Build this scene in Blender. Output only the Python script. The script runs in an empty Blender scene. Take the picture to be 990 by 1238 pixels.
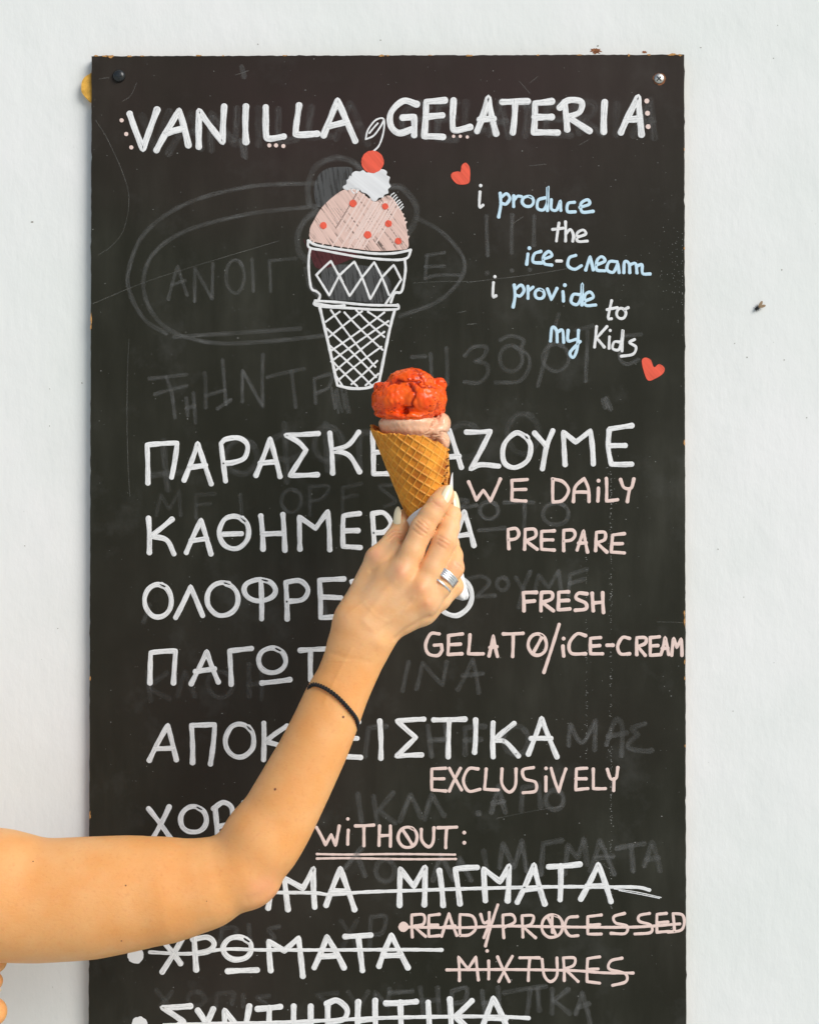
import bpy, bmesh, math, random
import numpy as np
from mathutils import Vector
from mathutils.bvhtree import BVHTree
from mathutils.geometry import tessellate_polygon

random.seed(7)
rng = np.random.default_rng(7)
SC = bpy.context.scene
COL = SC.collection

# ------------------------------------------------------------------ camera
D, F, PITCH = 1.20, 1786.0, math.radians(0.61)      # metres to the board, focal length in photo pixels
cam_d = bpy.data.cameras.new("camera")
cam = bpy.data.objects.new("camera", cam_d)
COL.objects.link(cam)
cam.location = (0, -D, 0)
cam.rotation_euler = (math.pi / 2 + PITCH, 0, 0)
cam_d.sensor_fit = 'HORIZONTAL'
cam_d.sensor_width = 36
cam_d.lens = F / 990 * 36
cam_d.clip_start = 0.02
cam_d.clip_end = 50
SC.camera = cam

# ------------------------------------------------------------------ sky, sun, exposure
SUN_EL, SUN_AZ = math.radians(33), math.radians(46)   # azimuth to the right of the photographer
world = bpy.data.worlds.new("World")
SC.world = world
world.use_nodes = True
wn, wl = world.node_tree.nodes, world.node_tree.links
wn.clear()
sky = wn.new('ShaderNodeTexSky')
sky.sky_type = 'NISHITA'
sky.sun_disc = False
sky.sun_elevation = SUN_EL
sky.sun_rotation = math.atan2(math.sin(SUN_AZ), -math.cos(SUN_AZ))
sky.air_density, sky.dust_density, sky.ozone_density = 1.0, 1.5, 1.0
tc = wn.new('ShaderNodeTexCoord')
sep = wn.new('ShaderNodeSeparateXYZ')
wl.new(tc.outputs['Generated'], sep.inputs[0])
mr = wn.new('ShaderNodeMapRange')
mr.inputs['From Min'].default_value = -0.06
mr.inputs['From Max'].default_value = 0.02
wl.new(sep.outputs['Z'], mr.inputs['Value'])
mx = wn.new('ShaderNodeMix')
mx.data_type = 'RGBA'
mx.inputs['A'].default_value = (4.3, 4.7, 4.8, 1)       # unseen pale ground below the horizon, added as upward bounce light
wl.new(mr.outputs['Result'], mx.inputs['Factor'])
wl.new(sky.outputs[0], mx.inputs['B'])
bg = wn.new('ShaderNodeBackground')
bg.inputs['Strength'].default_value = 0.075
wl.new(mx.outputs['Result'], bg.inputs['Color'])
wo = wn.new('ShaderNodeOutputWorld')
wl.new(bg.outputs[0], wo.inputs[0])

sun_d = bpy.data.lights.new("sun", 'SUN')
sun_d.energy = 1.9
sun_d.angle = math.radians(34)
sun_d.color = (1.0, 0.985, 0.965)
sun = bpy.data.objects.new("sun", sun_d)
COL.objects.link(sun)
sv = Vector((math.sin(SUN_AZ) * math.cos(SUN_EL), -math.cos(SUN_AZ) * math.cos(SUN_EL), math.sin(SUN_EL)))
sun.rotation_euler = (-sv).to_track_quat('-Z', 'Y').to_euler()
sun.location = sv * 5

SC.view_settings.view_transform = 'Standard'
SC.view_settings.look = 'None'
SC.view_settings.exposure = 0.44
SC.view_settings.gamma = 1

# ------------------------------------------------------------------ helpers
CP, SP = math.cos(PITCH), math.sin(PITCH)


def at(px, py, y=0.0):
    """point on the plane at depth y that the photograph shows at pixel (px, py); arrays allowed"""
    px, py, y = np.broadcast_arrays(np.asarray(px, float), np.asarray(py, float), np.asarray(y, float))
    vx, vu = (px - 495) / F, (619 - py) / F
    dy, dz = CP - vu * SP, SP + vu * CP
    t = (y + D) / dy
    return np.stack([vx * t, y, dz * t], -1)


def proj(p):
    x, y, z = p[:, 0], p[:, 1] + D, p[:, 2]
    w = y * CP + z * SP
    u = -y * SP + z * CP
    return 495 + F * x / w, 619 - F * u / w


def mpp(y):
    return (D + y) / F


def V(px, py, y):
    return Vector(at(px, py, y).tolist())


def new_obj(name, verts, faces, mat, parent=None, smooth=True, uvs=None):
    me = bpy.data.meshes.new(name)
    me.from_pydata([tuple(v) for v in verts], [], faces)
    if uvs is not None:
        lay = me.uv_layers.new(name='UVMap')
        idx = np.empty(len(me.loops), dtype=np.int32)
        me.loops.foreach_get('vertex_index', idx)
        lay.data.foreach_set('uv', np.asarray(uvs, dtype=np.float32)[idx].ravel())
    me.materials.append(mat)
    if smooth:
        me.polygons.foreach_set('use_smooth', [True] * len(me.polygons))
    me.update()
    o = bpy.data.objects.new(name, me)
    COL.objects.link(o)
    if parent:
        o.parent = parent
    return o


def quads_obj(name, verts, quads, mat, parent=None):
    me = bpy.data.meshes.new(name)
    nv, nq = len(verts), len(quads)
    me.vertices.add(nv)
    me.vertices.foreach_set('co', verts.astype(np.float32).ravel())
    me.loops.add(nq * 4)
    me.loops.foreach_set('vertex_index', quads.astype(np.int32).ravel())
    me.polygons.add(nq)
    me.polygons.foreach_set('loop_start', np.arange(nq, dtype=np.int32) * 4)
    me.polygons.foreach_set('use_smooth', np.ones(nq, dtype=bool))
    me.materials.append(mat)
    me.update(calc_edges=True)
    me.validate()
    o = bpy.data.objects.new(name, me)
    COL.objects.link(o)
    if parent:
        o.parent = parent
    return o


def empty(name, loc=(0, 0, 0)):
    o = bpy.data.objects.new(name, None)
    COL.objects.link(o)
    o.location = loc
    o.empty_display_size = 0.05
    return o


def adopt(o, parent):
    """parent o (built in world coordinates) to an empty that may sit elsewhere"""
    o.parent = parent
    p = parent
    m = Vector((0, 0, 0))
    while p:
        m += p.location
        p = p.parent
    o.location = o.location - m
    return o


# ------------------------------------------------------------------ materials
def mat_new(name):
    m = bpy.data.materials.new(name)
    m.use_nodes = True
    n, l = m.node_tree.nodes, m.node_tree.links
    return m, n, l, n['Principled BSDF']


def noise(n, l, vec, scale, detail=4, rough=0.55):
    t = n.new('ShaderNodeTexNoise')
    t.inputs['Scale'].default_value = scale
    t.inputs['Detail'].default_value = detail
    t.inputs['Roughness'].default_value = rough
    if vec:
        l.new(vec, t.inputs['Vector'])
    return t.outputs['Fac']


def mapping(n, l, vec, scale=(1, 1, 1), rot=(0, 0, 0)):
    t = n.new('ShaderNodeMapping')
    t.inputs['Scale'].default_value = scale
    t.inputs['Rotation'].default_value = rot
    l.new(vec, t.inputs['Vector'])
    return t.outputs[0]


def ramp(n, l, fac, lo, hi, a=0.0, b=1.0):
    t = n.new('ShaderNodeMapRange')
    t.inputs['From Min'].default_value = lo
    t.inputs['From Max'].default_value = hi
    t.inputs['To Min'].default_value = a
    t.inputs['To Max'].default_value = b
    l.new(fac, t.inputs['Value'])
    return t.outputs['Result']


def mixc(n, l, fac, a, b, mode='MIX'):
    t = n.new('ShaderNodeMix')
    t.data_type = 'RGBA'
    t.blend_type = mode
    for s, v in (('Factor', fac), ('A', a), ('B', b)):
        if isinstance(v, bpy.types.NodeSocket):
            l.new(v, t.inputs[s])
        elif isinstance(v, (int, float)):
            t.inputs[s].default_value = v
        else:
            t.inputs[s].default_value = (*v, 1)
    return t.outputs['Result']


def math_n(n, l, op, a, b=None):
    t = n.new('ShaderNodeMath')
    t.operation = op
    for i, v in enumerate((a, b)):
        if v is None:
            continue
        if isinstance(v, bpy.types.NodeSocket):
            l.new(v, t.inputs[i])
        else:
            t.inputs[i].default_value = v
    return t.outputs[0]


def bump(n, l, height, strength, dist, bsdf):
    t = n.new('ShaderNodeBump')
    t.inputs['Strength'].default_value = strength
    t.inputs['Distance'].default_value = dist
    l.new(height, t.inputs['Height'])
    l.new(t.outputs[0], bsdf.inputs['Normal'])
    return t


def objco(n):
    t = n.new('ShaderNodeTexCoord')
    return t.outputs['Object']


def simple(name, col, rough=0.5, metal=0.0, var=0.0, vscale=200.0, bscale=None, bstr=0.2, bdist=0.0003):
    m, n, l, b = mat_new(name)
    b.inputs['Roughness'].default_value = rough
    b.inputs['Metallic'].default_value = metal
    co = objco(n)
    if var:
        f = noise(n, l, co, vscale)
        l.new(mixc(n, l, ramp(n, l, f, 0.3, 0.7), tuple(c * (1 - var) for c in col), tuple(min(1, c * (1 + var * .6)) for c in col)), b.inputs['Base Color'])
    else:
        b.inputs['Base Color'].default_value = (*col, 1)
    if bscale:
        bump(n, l, noise(n, l, co, bscale), bstr, bdist, b)
    return m


def mat_wall():
    m, n, l, b = mat_new('white_plaster')
    co = objco(n)
    big = noise(n, l, co, 4.0, 3)
    c = mixc(n, l, ramp(n, l, big, 0.35, 0.65), (0.765, 0.785, 0.75), (0.825, 0.82, 0.80))
    mot = noise(n, l, mapping(n, l, co, (1, 1, 0.7)), 13, 5, 0.65)
    c = mixc(n, l, ramp(n, l, mot, 0.5, 0.72, 0, 0.35), c, (0.70, 0.725, 0.69))
    spk = noise(n, l, co, 260, 2)
    gate = noise(n, l, co, 22, 3)
    s = math_n(n, l, 'MULTIPLY', ramp(n, l, spk, 0.74, 0.80), ramp(n, l, gate, 0.52, 0.62))
    c = mixc(n, l, math_n(n, l, 'MULTIPLY', s, 0.75), c, (0.34, 0.35, 0.31))
    l.new(c, b.inputs['Base Color'])
    b.inputs['Roughness'].default_value = 0.75
    brush = noise(n, l, mapping(n, l, co, (1, 1, 0.28)), 260, 3)
    lump = noise(n, l, mapping(n, l, co, (1, 1, 0.6)), 70, 4, 0.6)
    wave = noise(n, l, co, 16, 2)
    h = math_n(n, l, 'ADD', math_n(n, l, 'MULTIPLY', brush, 0.2), math_n(n, l, 'MULTIPLY', lump, 0.9))
    h = math_n(n, l, 'ADD', h, math_n(n, l, 'MULTIPLY', wave, 1.6))
    bump(n, l, h, 0.27, 0.0020, b)
    return m


def mat_board():
    m, n, l, b = mat_new('blackboard_paint')
    co = objco(n)
    f1 = noise(n, l, co, 7, 4, 0.6)
    f2 = noise(n, l, mapping(n, l, co, (1, 1, 0.22)), 42, 4, 0.6)
    f3 = noise(n, l, mapping(n, l, co, (1, 1, 1), (0, 0.6, 0)), 18, 5, 0.65)
    smear = math_n(n, l, 'MULTIPLY', ramp(n, l, f1, 0.36, 0.74), ramp(n, l, f2, 0.3, 0.72))
    c = mixc(n, l, smear, (0.0140, 0.0136, 0.0070), (0.046, 0.045, 0.033))
    warm = noise(n, l, co, 2.6, 2)
    c = mixc(n, l, ramp(n, l, warm, 0.50, 0.70, 0, 0.6), c, (0.030, 0.020, 0.016))
    c = mixc(n, l, ramp(n, l, f3, 0.55, 0.80, 0, 0.45), c, (0.075, 0.074, 0.066))
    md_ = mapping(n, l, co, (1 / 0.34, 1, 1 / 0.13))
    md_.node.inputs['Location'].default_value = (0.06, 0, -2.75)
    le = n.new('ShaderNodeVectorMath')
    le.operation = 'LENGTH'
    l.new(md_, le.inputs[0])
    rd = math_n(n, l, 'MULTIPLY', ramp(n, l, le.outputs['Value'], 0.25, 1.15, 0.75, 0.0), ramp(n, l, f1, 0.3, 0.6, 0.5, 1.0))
    c = mixc(n, l, rd, c, (0.034, 0.0165, 0.0155))          # dim red reflection painted into the board colour, fading outwards
    fine = noise(n, l, co, 1500, 2)
    c = mixc(n, l, ramp(n, l, fine, 0.62, 0.80, 0, 0.35), c, (0.075, 0.073, 0.065))
    l.new(c, b.inputs['Base Color'])
    b.inputs['Roughness'].default_value = 0.62
    b.inputs['Specular IOR Level'].default_value = 0.2
    grain = noise(n, l, mapping(n, l, co, (1, 1, 0.4)), 700, 3)
    bump(n, l, grain, 0.12, 0.0003, b)
    return m


def mat_marker(name, col, lo=0.62, streak=0.8, alpha=(0.90, 1.0)):
    """paint-pen stroke: uv = (distance along, place across), streaky cover"""
    m, n, l, b = mat_new(name)
    uv = n.new('ShaderNodeUVMap').outputs[0]
    a = noise(n, l, mapping(n, l, uv, (55, 3.2, 1)), 1.0, 3, 0.6)
    d = noise(n, l, mapping(n, l, uv, (260, 9, 1)), 1.0, 3, 0.6)
    f = math_n(n, l, 'ADD', math_n(n, l, 'MULTIPLY', a, 0.65), math_n(n, l, 'MULTIPLY', d, 0.35))
    f = ramp(n, l, f, 0.36, 0.53)
    l.new(mixc(n, l, f, tuple(c * lo for c in col), col), b.inputs['Base Color'])
    b.inputs['Roughness'].default_value = 0.6
    b.inputs['Specular IOR Level'].default_value = 0.25
    l.new(ramp(n, l, d, 0.30, 0.45, alpha[0], alpha[1]), b.inputs['Alpha'])
    bump(n, l, d, 0.25, 0.0002, b)
    return m


def mat_ghost(name, col, lo, hi, bal=(0.35, 0.65)):
    m, n, l, b = mat_new(name)
    uv = n.new('ShaderNodeUVMap').outputs[0]
    a = noise(n, l, mapping(n, l, uv, (90, 2.0, 1)), 1.0, 4, 0.65)
    g = noise(n, l, objco(n), 26, 3)
    f = math_n(n, l, 'MULTIPLY', ramp(n, l, a, bal[0], bal[1]), ramp(n, l, g, 0.36, 0.62, 0.22, 1.0))
    sx = n.new('ShaderNodeSeparateXYZ')
    l.new(uv, sx.inputs[0])
    f = math_n(n, l, 'MULTIPLY', f, ramp(n, l, math_n(n, l, 'ABSOLUTE', sx.outputs['Y']), 0.35, 1.0, 1.0, 0.1))
    b.inputs['Base Color'].default_value = (*col, 1)
    b.inputs['Roughness'].default_value = 0.8
    b.inputs['Specular IOR Level'].default_value = 0.1
    l.new(ramp(n, l, f, 0, 1, lo, hi), b.inputs['Alpha'])
    return m


def mat_hatch(name, col, ang, fine, thr=(0.36, 0.46), amin=0.12, lo=0.8):
    """area filled in with close pen strokes; gaps let the board show"""
    m, n, l, b = mat_new(name)
    co = objco(n)
    v = mapping(n, l, mapping(n, l, co, (1, 1, 1), (0, ang, 0)), (fine, 1, fine * 0.045))
    a = noise(n, l, v, 1.0, 3, 0.6)
    g = noise(n, l, co, 90, 3)
    f = math_n(n, l, 'ADD', math_n(n, l, 'MULTIPLY', a, 0.75), math_n(n, l, 'MULTIPLY', g, 0.25))
    al = ramp(n, l, f, thr[0], thr[1], amin, 1.0)
    l.new(mixc(n, l, ramp(n, l, a, 0.4, 0.65), tuple(c * lo for c in col), col), b.inputs['Base Color'])
    l.new(al, b.inputs['Alpha'])
    b.inputs['Roughness'].default_value = 0.65
    b.inputs['Specular IOR Level'].default_value = 0.2
    bump(n, l, a, 0.3, 0.0002, b)
    return m


def mat_skin():
    m, n, l, b = mat_new('skin')
    co = objco(n)
    f = noise(n, l, co, 38, 4)
    g = noise(n, l, co, 420, 3)
    c = mixc(n, l, ramp(n, l, f, 0.35, 0.68), (0.83, 0.385, 0.125), (0.86, 0.45, 0.175))
    c = mixc(n, l, ramp(n, l, g, 0.55, 0.75, 0, 0.35), c, (0.72, 0.27, 0.10))
    for an, col, k in (('pale', (0.86, 0.53, 0.29), 0.75), ('flush', (0.84, 0.36, 0.20), 0.6)):
        ta = n.new('ShaderNodeAttribute')
        ta.attribute_name = an
        blot = ramp(n, l, noise(n, l, co, 75, 3), 0.3, 0.6, 0.45, 1.0)
        c = mixc(n, l, math_n(n, l, 'MULTIPLY', math_n(n, l, 'MULTIPLY', ta.outputs['Fac'], k), blot), c, col)
    l.new(c, b.inputs['Base Color'])
    b.inputs['Roughness'].default_value = 0.46
    b.inputs['Specular IOR Level'].default_value = 0.35
    b.subsurface_method = 'RANDOM_WALK' if hasattr(b, 'subsurface_method') else None
    b.inputs['Subsurface Weight'].default_value = 0.5
    b.inputs['Subsurface Radius'].default_value = (1.0, 0.36, 0.16)
    b.inputs['Subsurface Scale'].default_value = 0.008
    pore = noise(n, l, co, 1300, 2)
    soft = noise(n, l, mapping(n, l, co, (1, 1, 1.8)), 300, 3)
    bump(n, l, math_n(n, l, 'ADD', math_n(n, l, 'MULTIPLY', pore, 0.4), soft), 0.34, 0.0005, b)
    return m


def mat_waffle():
    m, n, l, b = mat_new('waffle')
    at_ = n.new('ShaderNodeAttribute')
    at_.attribute_name = 'rib'
    co = objco(n)
    f = noise(n, l, co, 110, 5, 0.7)
    g = noise(n, l, co, 45, 3)
    c = mixc(n, l, ramp(n, l, f, 0.3, 0.7), (0.62, 0.205, 0.014), (0.90, 0.375, 0.038))
    c = mixc(n, l, ramp(n, l, g, 0.46, 0.64, 0, 0.8), c, (0.36, 0.090, 0.007))
    c = mixc(n, l, math_n(n, l, 'MULTIPLY', at_.outputs['Fac'], 0.75), c, (0.92, 0.46, 0.085))
    ae = n.new('ShaderNodeAttribute')
    ae.attribute_name = 'edge'
    c = mixc(n, l, ae.outputs['Fac'], c, (0.16, 0.035, 0.006))
    l.new(c, b.inputs['Base Color'])
    b.inputs['Roughness'].default_value = 0.5
    b.inputs['Specular IOR Level'].default_value = 0.25
    b.inputs['Subsurface Weight'].default_value = 0.1
    b.inputs['Subsurface Scale'].default_value = 0.002
    bump(n, l, noise(n, l, co, 900, 3), 0.3, 0.0004, b)
    return m


def mat_gelato(name, c1, c2, dark, rough, bits):
    m, n, l, b = mat_new(name)
    co = objco(n)
    f = noise(n, l, co, 80, 4)
    c = mixc(n, l, ramp(n, l, f, 0.35, 0.65), c1, c2)
    s = noise(n, l, mapping(n, l, co, (1, 1, 1.7)), 440, 2, 0.5)
    gate = noise(n, l, co, 55, 2)
    k = math_n(n, l, 'MULTIPLY', ramp(n, l, s, 0.58, 0.62), ramp(n, l, gate, 0.42, 0.58))
    c = mixc(n, l, math_n(n, l, 'MULTIPLY', k, bits), c, dark)
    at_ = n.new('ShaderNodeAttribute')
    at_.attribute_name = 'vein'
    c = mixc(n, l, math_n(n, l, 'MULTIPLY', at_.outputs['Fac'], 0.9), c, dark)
    l.new(c, b.inputs['Base Color'])
    b.inputs['Roughness'].default_value = rough
    b.inputs['Specular IOR Level'].default_value = 0.4
    b.inputs['Subsurface Weight'].default_value = 0.25
    b.inputs['Subsurface Radius'].default_value = (1.0, 0.3, 0.2)
    b.inputs['Subsurface Scale'].default_value = 0.004
    bump(n, l, noise(n, l, co, 420, 4, 0.6), 0.28, 0.0008, b)
    return m


M = dict(
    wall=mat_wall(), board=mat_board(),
    white=mat_marker('white_marker', (0.87, 0.865, 0.85), 0.56, alpha=(0.70, 1.0)),
    blue=mat_marker('pale_blue_marker', (0.58, 0.77, 0.88), 0.86),
    pink=mat_marker('pale_pink_marker', (0.83, 0.64, 0.57), 0.84),
    coral=mat_marker('coral_marker', (0.90, 0.13, 0.075), 0.88),
    ghost=mat_ghost('faded_marker', (0.24, 0.24, 0.23), 0.07, 0.43),
    ghost2=mat_ghost('wiped_marker', (0.24, 0.24, 0.23), 0.03, 0.27),
    scratch=mat_ghost('scratch', (0.40, 0.40, 0.37), 0.03, 0.36),
    greyfill=mat_hatch('grey_chalk_fill', (0.085, 0.085, 0.083), 0.15, 520, (0.36, 0.50), 0.25),
    maroon=mat_hatch('maroon_chalk_fill', (0.085, 0.022, 0.024), 0.4, 300, (0.30, 0.5), 0.35),
    pinkfill=mat_hatch('pink_pen_fill', (0.80, 0.56, 0.48), 0.62, 620, (0.375, 0.45), 0.10, 0.82),
    creamfill=mat_hatch('white_pen_fill', (0.80, 0.80, 0.80), 0.9, 130, (0.30, 0.42), 0.8, 0.84),
    coralfill=mat_hatch('coral_pen_fill', (0.90, 0.13, 0.075), 0.7, 420, (0.30, 0.44), 0.62, 0.80),
    dust=simple('chalk_dust', (0.30, 0.30, 0.28), 0.9),
    wood=simple('raw_fibreboard', (0.52, 0.26, 0.08), 0.85, var=0.35, vscale=900),
    edge=simple('aged_board_edge', (0.20, 0.115, 0.05), 0.85, var=0.35, vscale=700),
    foam=simple('ochre_foam', (0.74, 0.40, 0.06), 0.8, var=0.3, vscale=240, bscale=320, bstr=0.6, bdist=0.001),
    screw=simple('pale_screw_metal', (0.62, 0.60, 0.55), 0.38, 0.85, var=0.2, vscale=700),
    dark_screw=simple('black_painted_screw', (0.02, 0.022, 0.022), 0.25, 0.0),
    rust=simple('rust', (0.28, 0.105, 0.04), 0.9, var=0.5, vscale=600),
    dirt=simple('wall_dirt', (0.30, 0.29, 0.25), 0.9),
    skin=mat_skin(),
    nail=simple('cream_nail_varnish', (0.86, 0.74, 0.49), 0.16),
    silver=simple('silver', (0.86, 0.85, 0.84), 0.34, 1.0, var=0.1, vscale=500),
    cord=simple('black_cord', (0.012, 0.011, 0.011), 0.7),
    mole=simple('mole', (0.22, 0.085, 0.04), 0.6),
    waffle=mat_waffle(),
    red=mat_gelato('red_sorbet', (0.94, 0.075, 0.003), (0.97, 0.135, 0.007), (0.28, 0.006, 0.002), 0.27, 0.9),
    peach=mat_gelato('pink_gelato', (0.86, 0.48, 0.29), (0.90, 0.55, 0.36), (0.50, 0.18, 0.09), 0.2, 0.3),
    paper=simple('white_paper', (0.80, 0.79, 0.78), 0.7, var=0.04, vscale=90),
    fly=simple('fly_body', (0.012, 0.010, 0.009), 0.35),
    wing=simple('fly_wing', (0.30, 0.20, 0.11), 0.3),
)

# ------------------------------------------------------------------ wall
WALL_Y = 0.0090
wall = new_obj('wall', [(-2.2, WALL_Y, -1.3), (2.2, WALL_Y, -1.3), (2.2, WALL_Y, 1.7), (-2.2, WALL_Y, 1.7),
                        (-2.2, WALL_Y + 0.2, -1.3), (2.2, WALL_Y + 0.2, -1.3), (2.2, WALL_Y + 0.2, 1.7), (-2.2, WALL_Y + 0.2, 1.7)],
               [(0, 1, 2, 3), (5, 4, 7, 6), (4, 0, 3, 7), (1, 5, 6, 2), (3, 2, 6, 7), (4, 5, 1, 0)], M['wall'], smooth=False)
wall['label'] = 'white painted plaster wall with brush marks and small specks behind the chalkboard'
wall['category'] = 'wall'


def splat(px, py, rx, ry, y, seed, n=22, jag=0.3):
    r = np.random.default_rng(seed)
    a = np.linspace(0, 2 * math.pi, n, endpoint=False)
    k = 1 + jag * (r.random(n) - 0.5) * 2
    return [(px + rx * k[i] * math.cos(a[i]), py + ry * k[i] * math.sin(a[i])) for i in range(n)]


def slab(polys, y, thick, name, mat, parent):
    """flat closed outlines (photo pixels) given a small real thickness, proud of depth y"""
    vs, fs = [], []
    for poly in polys:
        p = at([q[0] for q in poly], [q[1] for q in poly], y)
        n, o = len(poly), len(vs)
        top = p.copy()
        top[:, 1] -= thick
        c = p.mean(0)
        rim = top.copy()
        rim[:, 0] = c[0] + (rim[:, 0] - c[0]) * 0.985
        rim[:, 2] = c[2] + (rim[:, 2] - c[2]) * 0.985
        vs += p.tolist() + rim.tolist()
        for t in tessellate_polygon([[Vector((q[0], q[2], 0)) for q in rim]]):
            a, b, cc = [Vector(rim[i].tolist()) for i in t]
            nn = (b - a).cross(cc - a)
            t = t if nn.y < 0 else t[::-1]
            fs.append(tuple(o + n + i for i in t))
        for i in range(n):
            j = (i + 1) % n
            fs.append((o + i, o + j, o + n + j, o + n + i))
    ob = new_obj(name, vs, fs, mat, smooth=False)
    return adopt(ob, parent) if parent else ob


for q_ in (splat(720, 60.8, 6, 3.6, WALL_Y, 1, 22, 0.45), splat(779, 62.5, 3, 1.4, WALL_Y, 3)):
    slab([q_], WALL_Y, 0.0002, 'rust_stain', M['rust'], wall)
_sp = [(722.5, 55, 1.5), (847, 57, 1), (312, 53, 1), (460, 48, 1), (945, 326, 1.1), (903, 432, 1.2), (948, 435, 1), (39, 268, 1.8),        (99, 463, 1), (60, 470, .8), (868, 664, 1), (899, 722, .8), (935, 70, .8), (940, 30, .7), (60, 515, .8), (888, 415, .8), (886, 860, .8), (30, 660, .9), (70, 760, .8), (975, 505, 1)]
for i, (a, b, r) in enumerate(_sp):
    slab([splat(a, b, r * 0.85, r * 0.7, WALL_Y, i + 20, 9)], WALL_Y, 0.00015, 'dirt_speck', M['dirt'], wall)

# ------------------------------------------------------------------ chalkboard
board = empty('chalkboard', tuple(at(468, 1560, 0.006)))
board['label'] = 'tall black chalkboard on the wall covered with white and pink hand lettering'
board['category'] = 'chalkboard'

TL, TR, BL, BR = (110.5, 67), (827.3, 65), (106, 1560), (830.5, 1560)
BT = 0.0075
# outline with a slightly worn edge
ring_px = []


def edge(a, b, n, amp):
    for i in range(n):
        t = i / n
        j = (rng.random() - 0.5) * 2 * amp * (0 if i == 0 else 1) * (1 + 2.0 * (rng.random() > 0.93))
        dx, dy = b[0] - a[0], b[1] - a[1]
        L = math.hypot(dx, dy)
        ring_px.append((a[0] + dx * t - dy / L * j, a[1] + dy * t + dx / L * j))


edge(TL, TR, 160, 0.35)
edge(TR, BR, 220, 0.28)
edge(BR, BL, 20, 0.1)
edge(BL, TL, 220, 0.28)
fr = at([p[0] for p in ring_px], [p[1] for p in ring_px], 0.0)
nb = len(fr)
cen = fr.mean(0)
b1 = fr.copy(); b1[:, 1] = 0.0007
bk = fr.copy(); bk[:, 1] = BT
ins = fr.copy()
ins[:, 0] = cen[0] + (ins[:, 0] - cen[0]) * 0.9985
ins[:, 2] = cen[2] + (ins[:, 2] - cen[2]) * 0.9992
vs = np.concatenate([ins, b1, bk])
fs = [tuple(range(nb))[::-1], tuple(range(2 * nb, 3 * nb))]
for i in range(nb):
    j = (i + 1) % nb
    fs.append((i, j, nb + j, nb + i))
    fs.append((nb + i, nb + j, 2 * nb + j, 2 * nb + i))
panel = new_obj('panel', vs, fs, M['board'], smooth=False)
panel.data.materials.append(M['edge'])
bmm = bmesh.new(); bmm.from_mesh(panel.data); bmesh.ops.recalc_face_normals(bmm, faces=bmm.faces); bmm.to_mesh(panel.data); bmm.free()
mi = np.zeros(len(panel.data.polygons), dtype=np.int32)
for k in range(len(mi)):
    if k >= 2 and (k - 2) % 2 == 1:
        mi[k] = 1
panel.data.polygons.foreach_set('material_index', mi)
adopt(panel, board)

_ch = [(135, 68, 4, 1.6), (128, 67.6, 3, 1), (157, 67.8, 2.5, 1), (116, 67.4, 3, .9), (172, 67.5, 2, .8), (270, 67, 1.6, .8), (461, 67.2, 3, 1.2), (469, 67, 2, .8), (567, 66.8, 4, 1), (650, 66.4, 1.6, .8),
       (760, 66.2, 1.3, 1.6), (784, 66, 2.5, 1), (812, 66, 6, 1.3), (822, 66.5, 3, 1.1), (240, 67, 3, .7), (345, 67, 2.5, .6), (520, 66.6, 2, .6), (700, 66.3, 3, .7)]
_chv = [(827, 535, 1, 3), (827.2, 752, 1, 6), (827.2, 742, .9, 4), (827.4, 800, .8, 3), (827.5, 820, .7, 2), (828, 902, .7, 2), (110.4, 385, .8, 6), (110.2, 395, .9, 3), (109.3, 820, .7, 3), (109, 986, .8, 5), (826.8, 180, .6, 2), (827, 300, .6, 2)]
for i, (a, b, r1, r2) in enumerate(_ch + _chv):
    slab([splat(a, b, r1, r2, 0, i + 60, 12, 0.45)], 0.0006, 0.0009, 'chipped_edge', M['wood'], board)


# ---- handwriting
def catmull(pts, step):
    """pts list of (x,y,corner) -> dense polyline"""
    segs, cur = [], [pts[0][:2]]
    for p in pts[1:]:
        cur.append(p[:2])
        if p[2]:
            segs.append(cur)
            cur = [p[:2]]
    if len(cur) > 1:
        segs.append(cur)
    out = []
    for s in segs:
        s = [np.array(q, float) for q in s]
        if len(s) == 2:
            a, b = s
            n = max(2, int(np.linalg.norm(b - a) / step))
            # a hand-drawn line bows a little
            nr = np.array([-(b - a)[1], (b - a)[0]])
            w = (random.random() - 0.5) * 0.035
            q = [a + (b - a) * t + nr * w * 4 * t * (1 - t) for t in np.linspace(0, 1, n)]
        else:
            closed = np.linalg.norm(s[0] - s[-1]) < 1e-6
            e = [s[-2] if closed else 2 * s[0] - s[1]] + s + [s[1] if closed else 2 * s[-1] - s[-2]]
            q = []
            for i in range(1, len(e) - 2):
                p0, p1, p2, p3 = e[i - 1:i + 3]
                n = max(2, int(np.linalg.norm(p2 - p1) / step))
                for t in np.linspace(0, 1, n, endpoint=False):
                    q.append(0.5 * (2 * p1 + (p2 - p0) * t + (2 * p0 - 5 * p1 + 4 * p2 - p3) * t * t + (3 * p1 - p0 - 3 * p2 + p3) * t ** 3))
            q.append(e[-2])
        out += q if not out else q[1:]
    return np.array(out)


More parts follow.
